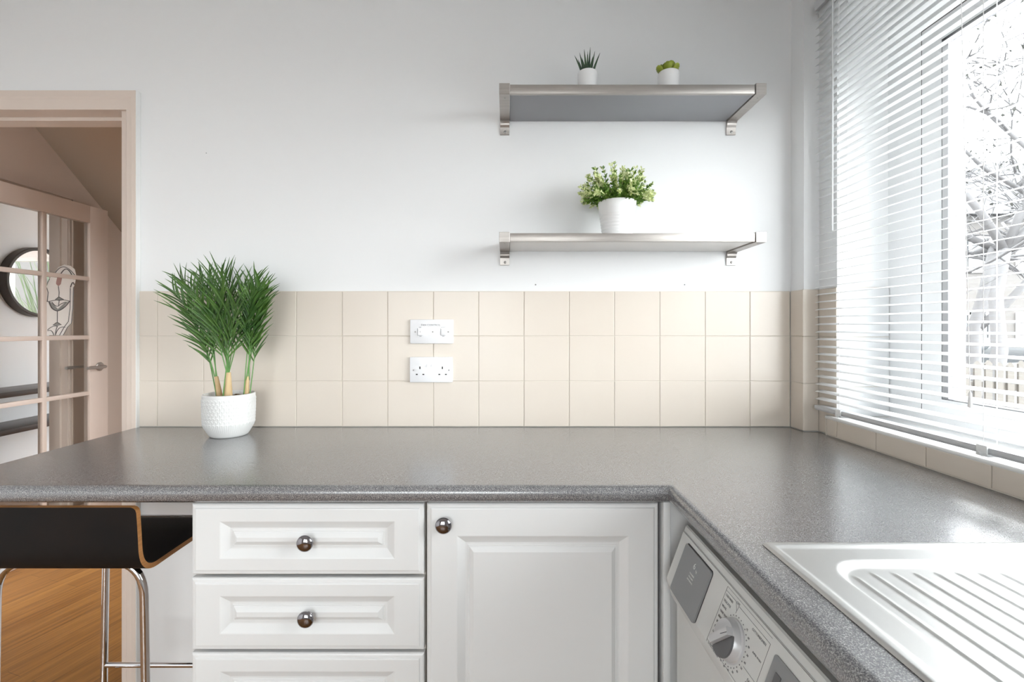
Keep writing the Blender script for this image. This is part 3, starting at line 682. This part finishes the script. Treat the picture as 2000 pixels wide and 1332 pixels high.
def spoon(b, base, direction, L, W, cup=.25):
    base = Vector(base); d = Vector(direction).normalized(); s = d.cross(Vector((0,0,1))).normalized(); n_ = s.cross(d).normalized(); rows = []
    for i in range(9):
        t = i/8; wd = W*(math.sin(PI*min(1, t*.5+.08))**1.5)*(1 if t < .8 else math.sqrt(max(0, 1-((t-.8)/.21)**2))); row = []
        for j in range(7):
            q = (j-3)/3; row.append((q, wd, t))
        rows.append(row)
    top, bot = [], []
    for row in rows:
        tt, bb = [], []
        for q, wd, t in row:
            p = base + d*L*t + s*q*wd + n_*(cup*W*(q*q) + L*.28*t*t)
            thk = .0024*(1-q*q*.9)*(1.0 - .6*t)+.0003
            tt.append(b.verts.new(p + n_*thk)); bb.append(b.verts.new(p - n_*thk))
        top.append(tt); bot.append(bb)
    for g, fl in ((top, 1), (bot, -1)):
        for i in range(8):
            for j in range(6): b.faces.new((g[i][j], g[i][j+1], g[i+1][j+1], g[i+1][j])[::fl])
    for i in range(8):
        b.faces.new((top[i][0], top[i+1][0], bot[i+1][0], bot[i][0])); b.faces.new((top[i][6], bot[i][6], bot[i+1][6], top[i+1][6]))
    b.faces.new([v for v in top[0]] + bot[0][::-1]); b.faces.new([v for v in top[8]] + bot[8][::-1])
for lay, (n, el, L, W) in enumerate(((6, 22, .040, .0135), (6, 48, .036, .0130), (5, 68, .034, .011), (3, 82, .030, .008))):
    for k in range(n):
        a = 2*PI*k/n + lay*.6 + .25; e_ = math.radians(el+random.uniform(-6, 6)); b = BM()
        spoon(b, (c2[0]-.002+.006*math.cos(a), c2[1]+.006*math.sin(a), ZU+.064+lay*.003), (math.cos(a)*math.cos(e_), math.sin(a)*math.cos(e_), math.sin(e_)), L*random.uniform(.9,1.08), W)
        obj('leaf', b, 'echev', ec, smooth=True, ang=70)

# leafy plant on the lower shelf
ZL = 1.5238; c3 = (.3450, -.112, ZL)
bu = thing('potted_plant', c3, 'bushy pale and mid green plant in a ribbed white pot on the lower shelf', 'potted plant')
b = BM(); P = [(.001, 0), (.0435, 0), (.0450, .002)]
for k in range(60):
    t = k/59; z = .002 + .108*t; r = .0455 + .0135*t
    if t < .62: r += .0009*math.sin(t*2*PI*11)*(1 if t > .06 else 0) - .0004
    P.append((r, z))
P += [(.0592, .1115), (.0575, .1115), (.0560, .108), (.0545, .098)]
lathe(b, [(r, z+ZL) for r, z in P], (c3[0], c3[1], 0), 64, cap=False); obj('pot', b, 'potw', bu, smooth=True, ang=70)
b = BM(); lathe(b, [(.001, ZL+.104), (.0545, ZL+.099)], (c3[0], c3[1], 0), 30, cap=False); obj('soil', b, 'soil', bu)
rnd = random.Random(5)
def leaflet(b, p, d, L, W, mi):
    d = d.normalized(); s = d.cross(Vector((rnd.uniform(-1,1), rnd.uniform(-1,1), rnd.uniform(-1,1)))).normalized(); n_ = s.cross(d)
    a = b.verts.new(p); m1 = b.verts.new(p+d*L*.35+s*W-n_*L*.05); m2 = b.verts.new(p+d*L*.35-s*W-n_*L*.05); mm = b.verts.new(p+d*L*.5+n_*L*.05); e1 = b.verts.new(p+d*L*.75+s*W*.8); e2 = b.verts.new(p+d*L*.75-s*W*.8); tp = b.verts.new(p+d*L)
    for f in ((a,m1,mm),(a,mm,m2),(m1,e1,mm),(m2,mm,e2),(e1,tp,mm),(mm,tp,e2)):
        b.faces.new(f).material_index = mi
for sgi in range(130):
    a = rnd.uniform(0, 2*PI); q = rnd.random()**.62
    if sgi < 14: a = 2*PI*sgi/14 + .1; q = 1.0
    el = math.radians(88 - 74*q)
    L = (.088 + .048*math.sin(el)**1.5)*rnd.uniform(.74, 1.07)
    base = Vector((c3[0]+.040*q*math.cos(a), c3[1]+.040*q*math.sin(a), ZL+.098 + (.006 if q > .8 else 0)))
    d = Vector((math.cos(a)*math.cos(el), math.sin(a)*math.cos(el)*.75, math.sin(el)))
    tip = base + d*L*(.80 if q > .8 else .95); mid = base + d*L*.5 + Vector((0,0,.010*q))
    pts = arc(base, mid, tip, 8); b = BM(); tube(b, pts, .0006, 4, 0)
    pale = rnd.random() < .42
    for i in range(2, 9):
        p = pts[i]; t_ = (pts[i]-pts[i-1]).normalized()
        for k in range(8):
            r_ = Vector((rnd.gauss(0,1), rnd.gauss(0,1), rnd.gauss(0,1))).normalized()
            dd_ = t_*.6 + (r_ - t_*r_.dot(t_))*.8
            leaflet(b, p + t_*rnd.uniform(-.004,.004), dd_, rnd.uniform(.008,.0135), rnd.uniform(.0017,.0028), 1 if (pale and i > 4) or (i > 6 and rnd.random() < .6) else 0)
    obj('sprig', b, ['bushd', 'bushl'], bu)

# ------------------------------------------------------------------ potted palm on the worktop
c4 = (-.8625, -.125, CT+.0003)
pm = thing('potted_palm', c4, 'feathery green palm in a patterned white ceramic pot at the left end of the worktop', 'potted plant')
b = BM(); NU = 150; P = [(.001,0), (.0560,0), (.0600,.0015), (.0640,.006), (.0715,.017), (.0785,.030), (.0820,.040)]
zs = [.040 + .0875*k/56 for k in range(1, 57)]
for z in zs: P.append((.0820 + .0022*math.sin((z-.04)/.0875*PI*.55), z))
P += [(.0825,.1295), (.0800,.1305), (.0780,.1290), (.0770,.110)]
P = [(r*.86, z) for r, z in P]; lathe(b, P, c4, NU*2, cap=False)
for v in b.verts:
    z = v.co.z-c4[2]; dx, dy = v.co.x-c4[0], v.co.y-c4[1]; r = math.hypot(dx, dy)
    if .026 < z < .119 and r > .058:
        a = math.atan2(dy, dx)/(2*PI)*38; row = (z-.026)/.0104; ri = math.floor(row); fz = row-ri; fa = a + (.5 if ri % 2 else 0); fa -= math.floor(fa)
        # knitted chevrons: arched cells, staggered row by row
        h = max(0, 1-abs(math.hypot((fa-.5)*1.9, (fz-.15)*1.15)-.62)*4.2); m_ = min(1, (z-.026)/.006, (.119-z)/.004)
        s = 1 + (.0020*h*m_)/r; v.co.x = c4[0]+dx*s; v.co.y = c4[1]+dy*s
obj('pot', b, 'pot', pm, smooth=True, ang=80)
b = BM(); lathe(b, [(.001, c4[2]+.119), (.0668, c4[2]+.116)], (c4[0], c4[1], 0), 40, cap=False); 
for k in range(60):
    a = rnd.uniform(0, 2*PI); r = .058*math.sqrt(rnd.random()); s = rnd.uniform(.003,.006)
    box(b, c4[0]+r*math.cos(a)-s, c4[0]+r*math.cos(a)+s, c4[1]+r*math.sin(a)-s*.6, c4[1]+r*math.sin(a)+s*.6, c4[2]+.114, c4[2]+.1205)
obj('soil', b, 'soil', pm)
trunks = [(-.028, .0, -.012, .062, .0095), (.0, -.006, .0, .075, .0135), (.050, .006, .004, .062, .0082)]
for dx, dy, lean, h, r in trunks:
    b = BM(); z0 = c4[2]+.112; pts = [(c4[0]+dx+lean*t, c4[1]+dy, z0+(h+.008)*t) for t in (0, .25, .5, .75, 1)]
    tube(b, pts, r, 14, r2=r*.58); obj('trunk', b, 'trunk', pm, smooth=True)
def frond(x0, y0, tip, dy, zfrac=.35, nl=15, LL=.075, sway=0.0, face=0.0, W=.0030, stray=0.0, zb=.116):
    base = Vector((x0, y0, c4[2]+zb)); T = px(tip[0], tip[1]+13, 1.46+dy)
    mid = Vector((base.x + (T.x-base.x)*.30 + sway, base.y + (T.y-base.y)*.3, base.z + (T.z-base.z)*.62))
    pts = arc(base, mid, T, 22); b = BM(); tube(b, pts, .0018, 6, 0, r2=.0006)
    for i in range(nl*2):
        t = zfrac + (1-zfrac)*(i//2 + .5*(i%2))/nl; f = t*22; k = min(21, int(f)); p = pts[k].lerp(pts[k+1], f-k); tg = (pts[min(22,k+1)]-pts[max(0,k-1)]).normalized()
        side = 1 if i % 2 else -1
        ref = Vector((math.sin(face), -math.cos(face), 0)); s = tg.cross(ref).normalized()*side
        q = (t-zfrac)/(1-zfrac); ang_ = math.radians(27-8*q)*rnd.uniform(.72, 1.22)
        L = LL*1.22*(.62+.9*math.sin(PI*min(1, .18+.72*q)))*.78*rnd.uniform(.88, 1.1)
        if q > .93: L *= .8
        d0 = (tg*math.cos(ang_) + s*math.sin(ang_) + ref*rnd.uniform(-.18,.42)).normalized()
        d1 = (d0 + s*rnd.uniform(-.05,.62) + ref*rnd.uniform(-.15,.25) + Vector((0,0,rnd.uniform(-.25,.05)))).normalized()
        wv = d0.cross(ref.cross(d0)).normalized(); ws = d0.cross(ref).normalized(); rows = []
        cur = p.copy(); N = 6
        for j in range(N+1):
            u = j/N; w_ = W*(math.sin(PI*min(.97, .10+.72*u))**.8)*(1-u*.72)*1.25
            if j == N: w_ = .0002
            dd_ = (d0*(1-u)+d1*u).normalized(); ws = dd_.cross(ref).normalized(); nr = ws.cross(dd_)
            rows.append((b.verts.new(cur+ws*w_+nr*w_*.45), b.verts.new(cur-nr*w_*.15), b.verts.new(cur-ws*w_+nr*w_*.45))); cur = cur + dd_*L/N
        for r0, r1 in zip(rows, rows[1:]):
            b.faces.new((r0[0], r0[1], r1[1], r1[0])).material_index = 1; b.faces.new((r0[1], r0[2], r1[2], r1[1])).material_index = 1
    for f in b.faces: f.smooth = True
    obj('frond', b, ['stem', 'leaf'], pm, recalc=False)
xl, xc, xr = c4[0]-.037, c4[0], c4[0]+.053; yc = c4[1]
_TR = {xl: -.004, xc: .0, xr: .003}
FR = [  # base x, dy base, tip px, depth offset, leaf start
 (xl, 0, (338,552), .00, .30, .075, -.012, .15), (xl, .01, (352,528), .03, .34, .070, -.006, -.3), (xl, -.01, (372,545), -.03, .33, .075, .0, .3),
 (xl, 0, (392,530), .02, .36, .072, .006, .0), (xl, -.012, (362,590), -.02, .30, .060, -.004, .9),
 (xc, 0, (408,532), .00, .34, .078, -.010, .2), (xc, -.01, (432,520), -.03, .34, .085, -.004, .0), (xc, .012, (448,528), .03, .36, .080, .0, -.2),
 (xc, -.018, (430,560), -.06, .36, .080, -.004, .1), (xc, -.020, (462,578), -.065, .34, .082, .008, -.1), (xc, .0, (478,545), .0, .36, .078, .010, -.3), (xc, -.012, (497,560), -.03, .36, .074, .016, .2), (xc, -.016, (405,590), -.05, .36, .076, -.014, .3),
 (xr, 0, (500,530), .0, .34, .070, .004, .0), (xr, -.006, (512,540), -.02, .34, .072, .008, .25), (xr, .008, (522,552), .02, .36, .062, .010, -.3), (xr, -.01, (490,565), -.04, .36, .070, -.002, .3), (xr, .004, (508,585), .01, .34, .058, .012, 0)]
TOP = {xl: (c4[0]-.040, c4[1], .168), xc: (c4[0], c4[1]-.006, .184), xr: (c4[0]+.0545, c4[1]+.006, .170)}
for k, (x, dyb, tp, dy, zf, LL, sw, fc) in enumerate(FR):
    if k % 4 == 1: frond(x + .008*rnd.choice((-1, 1)), yc+dyb, tp, dy, zf, 13, LL, sw, fc)
    else:
        tx, ty, tz = TOP[x]; frond(tx + rnd.uniform(-.0035,.0035), ty+rnd.uniform(-.004,.004), tp, dy, max(.20, zf-.10), 13, LL, sw, fc, zb=tz)

# ------------------------------------------------------------------ electrical plates
def plate_y(b, x0, x1, z0, z1, y0, y1, bev=.0015, mi=0): box(b, x0, x1, y1, y0, z0, z1, bev, mi)
YT = -.0062
sw_x0, sw_x1, sw_z0, sw_z1 = (801.5-CX)/582, (886-CX)/582, CAMZ-(671-CY)/582, CAMZ-(624-CY)/582
fc = thing('fan_switch_plate', ((sw_x0+sw_x1)/2, YT, sw_z0), 'white fan control switch plate on the tiles above the double socket', 'switch')
b = BM(); plate_y(b, sw_x0, sw_x1, sw_z0, sw_z1, YT+.001, YT-.0085, .003); obj('face_plate', b, 'plastic', fc, smooth=True, ang=40)
yf = YT-.0085; cz = (sw_z0+sw_z1)/2 - .001; cx_ = (sw_x0+sw_x1)/2
TX = lambda x, z, y: Matrix(((1,0,0,x), (0,0,-1,y), (0,1,0,z), (0,0,0,1)))
for x, tilt in ((cx_-.0385, 0), (cx_+.0385, 1)):
    b = BM(); box(b, x-.0078, x+.0078, yf-.0012, yf+.0005, cz-.0115, cz+.0115, .0004); fr = obj('switch_surround', b, 'plastic', fc)
    b = BM(); prism(b, [(x-.0058, yf-.0012, cz-.0098), (x-.0058, yf-.0012, cz+.0098), (x-.0058, yf-.0028-(.0025 if tilt else 0), cz+.0098), (x-.0058, yf-.0038, cz), (x-.0058, yf-.0028-(0 if tilt else .0025), cz-.0098)], (.0116,0,0)); rk = obj('rocker', b, 'plastic', fr)
    b = BM(); box(b, x-.0084, x-.0076, yf-.0014, yf+.0004, cz-.0118, cz+.0118); box(b, x-.0084, x+.0084, yf-.0014, yf+.0004, cz-.0122, cz-.0115); obj('rocker_gap', b, 'greyprint', fr)
b = BM(); box(b, cx_-.011, cx_+.011, yf-.0006, yf+.0005, cz-.0115, cz+.0115, .0003); obj('centre_module', b, 'plastic', fc)
b = BM()
text_bm(b, 'FAN CONTROL', .0092, TX(cx_-.003, cz+.0225, yf-.0002)); text_bm(b, 'OFF', .0045, TX(cx_-.0385, cz+.0148, yf-.0002)); text_bm(b, 'ON', .0045, TX(cx_-.0375, cz-.0150, yf-.0002))
text_bm(b, 'BOOST', .0045, TX(cx_+.0385, cz+.0148, yf-.0002)); text_bm(b, 'ON', .0045, TX(cx_+.0385, cz-.0150, yf-.0002)); box(b, cx_-.0390, cx_-.0378, yf-.0042, yf-.0034, cz-.003, cz+.003)
obj('printing', b, 'greyprint', fc)
for dx in (-.0545, .0035, .0555):
    b = BM(); lathe(b, [(.0026, .0004), (.0026, -.0007), (.0018, -.0011)], (cx_+dx, yf, cz), 14, 'Y'); obj('screw', b, 'screw', fc, smooth=True)
s_x0, s_x1, s_z0, s_z1 = (801.0-CX)/582, (884.5-CX)/582, CAMZ-(746.5-CY)/582, CAMZ-(697-CY)/582
so = thing('double_socket', ((s_x0+s_x1)/2, YT, s_z0), 'white double plug socket with two rocker switches on the tiles below the fan switch', 'socket')
b = BM(); plate_y(b, s_x0, s_x1, s_z0, s_z1, YT+.001, YT-.009, .0028); obj('face_plate', b, 'plastic', so, smooth=True, ang=40)
yf = YT-.009; PX = lambda cxp, cyp: ((760+cxp/6.6625-CX)/585, CAMZ-(580+cyp/6.66-CY)/585)
b = BM()
for q in ((400,922), (692,922)): x, z = PX(*q); box(b, x-.0020, x+.0020, yf-.0001, yf+.002, z-.0042, z+.0042)
for q in ((359,1008), (445,1008), (653,1008), (738,1008)): x, z = PX(*q); box(b, x-.0032, x+.0032, yf-.0001, yf+.002, z-.0018, z+.0018)
obj('pin_holes', b, 'hole', so)
for q in ((317,952), (778,952)):
    x, z = PX(*q); b = BM(); lathe(b, [(.0027, .0004), (.0027, -.0007), (.0018, -.0010)], (x, yf, z), 14, 'Y'); obj('screw', b, 'screw', so, smooth=True)
for q, f in ((512, 1), (568, 0)):
    x, z = PX(q, 880); b = BM()
    prism(b, [(x-.0038, yf+.0003, z-.0075), (x-.0038, yf+.0003, z+.0075), (x-.0038, yf-.0012, z+.0075), (x-.0038, yf-.0024, z), (x-.0038, yf-.0050, z-.0075)], (.0076,0,0)); obj('rocker', b, 'plastic', so)

# ------------------------------------------------------------------ bar stool
SXR, SXL, SZ = -.784, -1.205, .7155; SYB = CAMY+1.000; SYF = SYB+.335
st = thing('bar_stool', ((SXR+SXL)/2, (SYB+SYF)/2, 0), 'black bent plywood bar stool on chrome legs tucked under the worktop', 'bar stool')
def side(n=10):                           # centre line of the shell, from the top of the low back down and along the seat
    p = [(SYB-.004, .863), (SYB-.0039, .861), (SYB-.0036, .857), (SYB-.0030, .850), (SYB-.001, .82), (SYB+.002, .775)]
    p += [tuple(q)[:2] for q in [(v.x, v.y) for v in arc((SYB+.002,.775,0), (SYB+.004,SZ+.001,0), (SYB+.050,SZ+.001,0), n)]][1:]
    p += [(SYB+.12, SZ+.002), (SYB+.20, SZ+.002), (SYB+.28, SZ+.001), (SYF-.03, SZ-.006), (SYF-.008, SZ-.022), (SYF, SZ-.045)]
    return p
cl = side(); tk = .0055
def shell(b, hw0, t0, t1, mi):
    rows = []
    for i, (y, z) in enumerate(cl):
        a = cl[max(0,i-1)]; c_ = cl[min(len(cl)-1,i+1)]; tx, tz = c_[0]-a[0], c_[1]-a[1]; l = math.hypot(tx, tz); ny, nz = -tz/l, tx/l
        xa, xb = SXL, SXR; dip = 0
        ins = {0: .011, 1: .006, 2: .002, 3: .0004}.get(i, 0); xa, xb = SXL+ins, SXR-ins
        n = 12; row = []
        for j in range(n+1):
            x = xa+(xb-xa)*j/n; row.append((x, y+ny*t0, z+nz*t0, y+ny*t1, z+nz*t1))
        rows.append(row)
    return rows
rows = shell(None, 0, -tk, tk, 0)
b = BM(); A = [[b.verts.new((r[0], r[1], r[2])) for r in row] for row in rows]; B_ = [[b.verts.new((r[0], r[3], r[4])) for r in row] for row in rows]
m = len(rows)-1
for i in range(m):
    for j in range(12):
        b.faces.new((A[i][j], A[i][j+1], A[i+1][j+1], A[i+1][j])).material_index = 0
        b.faces.new((B_[i][j], B_[i+1][j], B_[i+1][j+1], B_[i][j+1])).material_index = 0
    b.faces.new((A[i][0], A[i+1][0], B_[i+1][0], B_[i][0])).material_index = 1; b.faces.new((A[i][12], B_[i][12], B_[i+1][12], A[i+1][12])).material_index = 1
for j in range(12):
    b.faces.new((A[0][j], B_[0][j], B_[0][j+1], A[0][j+1])).material_index = 1; b.faces.new((A[m][j], A[m][j+1], B_[m][j+1], B_[m][j])).material_index = 1
obj('seat_shell', b, ['black', 'ply'], st, smooth=True, ang=50)
rt_ = .0088
yn, yfz = SYB+.085, SYB+.322
for xx, s, yy_ in ((-.8400, -1, yn), (-1.182, 1, yn), (-.845, -1, yfz), (-1.131, 1, yfz)):
    b = BM(); zt0 = SZ-.0118
    pts = [(xx-s*.01, yy_, .012), (xx, yy_, zt0-.085)] + arc((xx, yy_, zt0-.085), (xx, yy_, zt0), (xx+s*.085, yy_, zt0), 10)[1:] + [((SXR+SXL)/2, yy_, zt0)]
    tube(b, pts, rt_, 16); lathe(b, [(.012, .0), (.012, .014)], (xx-s*.01, yy_, 0), 16)
    obj('leg', b, 'chrome', st, smooth=True)
b = BM(); tube(b, [(-1.136, yfz, .292), (-.840, yfz, .292)], .0068, 14); obj('footrest', b, 'chrome', st, smooth=True)
for xa, xb in ((-.8455, -.849), (-1.188, -1.137)):
    b = BM(); tube(b, [(xa, yn, .22), (xb, yfz, .22)], .0065, 12); obj('side_rail', b, 'chrome', st, smooth=True)
b = BM(); box(b, SXL+.09, SXR-.09, yn-.004, yfz+.01, SZ-.0085, SZ-.0045); obj('mounting_plate', b, 'screw', st)

# ------------------------------------------------------------------ outside the window
b = BM(); box(b, 4.4, 40, -20, 40, -.5, -.35); struct('ground', b, 'ground')
b = BM(); box(b, 1.41, 4.4, -20, 40, -.5, -.35); struct('bounce_ground', b, 'bounce_ground')  # unseen pale ground, added to bounce light up through the window
FY = 2.45
fe = thing('picket_fence', (4.6, FY, -.35), 'weathered wooden picket fence outside the window', 'fence')
for k in range(54):
    x = 2.6+.095*k; b = BM(); h = .955+.012*math.sin(k*1.7)
    prism(b, [(x, FY, -.35), (x+.058, FY, -.35), (x+.058, FY, h-.03), (x+.029, FY, h), (x, FY, h-.03)], (0, .018, 0)); obj('picket', b, 'fence', fe)
b = BM(); box(b, 2.5, 7.8, FY+.018, FY+.05, .70, .78); obj('fence_rail', b, 'fence', fe)
b = BM(); box(b, 2.5, 7.8, FY+.018, FY+.05, 0, .08); obj('fence_rail', b, 'fence', fe)
# parked car
car = thing('parked_car', (9.0, 7.4, -.35), 'pale car parked outside behind the picket fence', 'car')
sd = [(-2.1,.25),(-2.15,.65),(-1.95,.86),(-1.15,.95),(-.55,1.36),(.6,1.40),(1.45,1.02),(2.0,.92),(2.12,.6),(2.05,.25)]
b = BM(); W0 = .84; Lr = []
for s, t in ((-1, 0), (-.93, 1), (.93, 1), (1, 0)):
    Lr.append([b.verts.new((9.0+x, 7.4+W0*s*(1 if z < .97 else .80), -.35+z)) for x, z in sd])
for r0, r1 in zip(Lr, Lr[1:]):
    for k in range(len(sd)-1): b.faces.new((r0[k], r0[k+1], r1[k+1], r1[k]))
b.faces.new(Lr[0]); b.faces.new(Lr[-1][::-1]); obj('car_body', b, 'car', car, smooth=True, ang=30)
b = BM(); prism(b, [(9.0+x, 7.4-W0*.93, -.35+z) for x, z in ((-1.0,.98),(-.5,1.30),(.55,1.33),(1.25,1.02))], (0, -.02, 0)); obj('side_window', b, 'carglass', car)
for x in (-1.35, 1.3):
    b = BM(); lathe(b, [(.01,-.1), (.30,-.1), (.32,-.06), (.32,.08), (.01,.08)], (9.0+x, 7.4-.76, -.03), 28, 'Y'); obj('wheel', b, 'tyre', car, smooth=True)
# house over the road
ho = thing('house', (17, 18, -.35), 'pale brick house across the road outside the window', 'house')
b = BM(); box(b, 9, 26, 15, 22, -.35, 5.2); obj('house_wall', b, 'brick', ho)
b = BM(); prism(b, [(8.6,14.6,5.2), (8.6,22.4,5.2), (8.6,18.5,8.4)], (17.8,0,0)); obj('roof', b, 'roof', ho)
for x in (13.0, 15.6, 18.0):
    for z in (.5, 3.2):
        b = BM(); ringbox(b, 'Y', x, x+1.5, z, z+1.3, (.09,)*4, 14.93, 15.0); box(b, x+.7, x+.8, 14.93, 15, z, z+1.3); wf = obj('house_window', b, 'upvc', ho)
        b = BM(); box(b, x+.05, x+1.45, 14.97, 15.0, z+.05, z+1.25); obj('pane', b, 'carglass', wf)
# bare trees
def tree(loc, h, seed, lab):
    r_ = random.Random(seed); rt = thing('bare_tree', loc, lab, 'tree', 'trees outside the window')
    b = BM(); lf = BM()
    def grow(p, d, L, r, lv):
        pts = [p]; q = p
        for k in range(4):
            d = (d + Vector((r_.gauss(0,.16), r_.gauss(0,.16), r_.gauss(0.03,.12)))).normalized(); q = q + d*L/4; pts.append(q)
        tube(b, pts, r, 5 if lv else 8, r2=r*.62)
        if lv < 6:
            for k in range(4 if lv < 2 else 3):
                s = pts[r_.choice((2,3,4,4))]; nd = (d*.7 + Vector((r_.gauss(0,.7), r_.gauss(0,.7), r_.gauss(.22,.5)))).normalized(); grow(s, nd, L*r_.uniform(.60,.86), max(.0040, r*.58), lv+1)
        elif r_.random() < .5:
            for k in range(2): leaflet(lf, pts[r_.choice((2,3,4))], Vector((r_.gauss(0,1), r_.gauss(0,1), r_.gauss(0,1))), .07, .02, 0)
    grow(Vector(loc), Vector((0,0,1)), h*.30, h*.010, 0)
    obj('trunk_and_branches', b, 'bark', rt, smooth=True, recalc=False); obj('leaves', lf, 'twigleaf', rt)
tree((6.9, 5.2, -.35), 10.5, 3, 'bare tree outside the window, standing right in front of the parked car')
tree((5.6, 3.9, -.35), 9.0, 31, 'slender bare tree outside the window, just behind the picket fence')
tree((11.8, 9.4, -.35), 15.0, 23, 'tall bare tree outside the window, furthest down the street')
# strappy garden plant reflected in the round mirror
gp = BM(); r_ = random.Random(9)
for k in range(420):
    x = -3.4+2.8*r_.random(); y = 5.0+.9*r_.random(); L = r_.uniform(1.3, 3.3); lean = r_.uniform(-.5,.5); pts = [Vector((x+lean*t*t, y-.35*t*t, -.3+L*(t-.25*t*t)*1.3)) for t in (0,.25,.5,.75,1)]
    rows = [(gp.verts.new(p+Vector((.018*(1-t*.9),0,0))), gp.verts.new(p-Vector((.018*(1-t*.9),0,0)))) for p, t in zip(pts, (0,.25,.5,.75,1))]
    for a, c_ in zip(rows, rows[1:]): gp.faces.new((a[0], a[1], c_[1], c_[0]))
obj('garden_grass', gp, 'garden', None, org=(-1.8,5.2,-.3), label='tall strappy green grass outside, reflected in the round mirror', cat='plant', kind='stuff')
b = BM(); box(b, -8, 1.41, 4.6, 16, -.45, -.3); box(b, -8, 1.41, -12, -3.8, -.45, -.3); struct('ground_garden', b, 'ground')
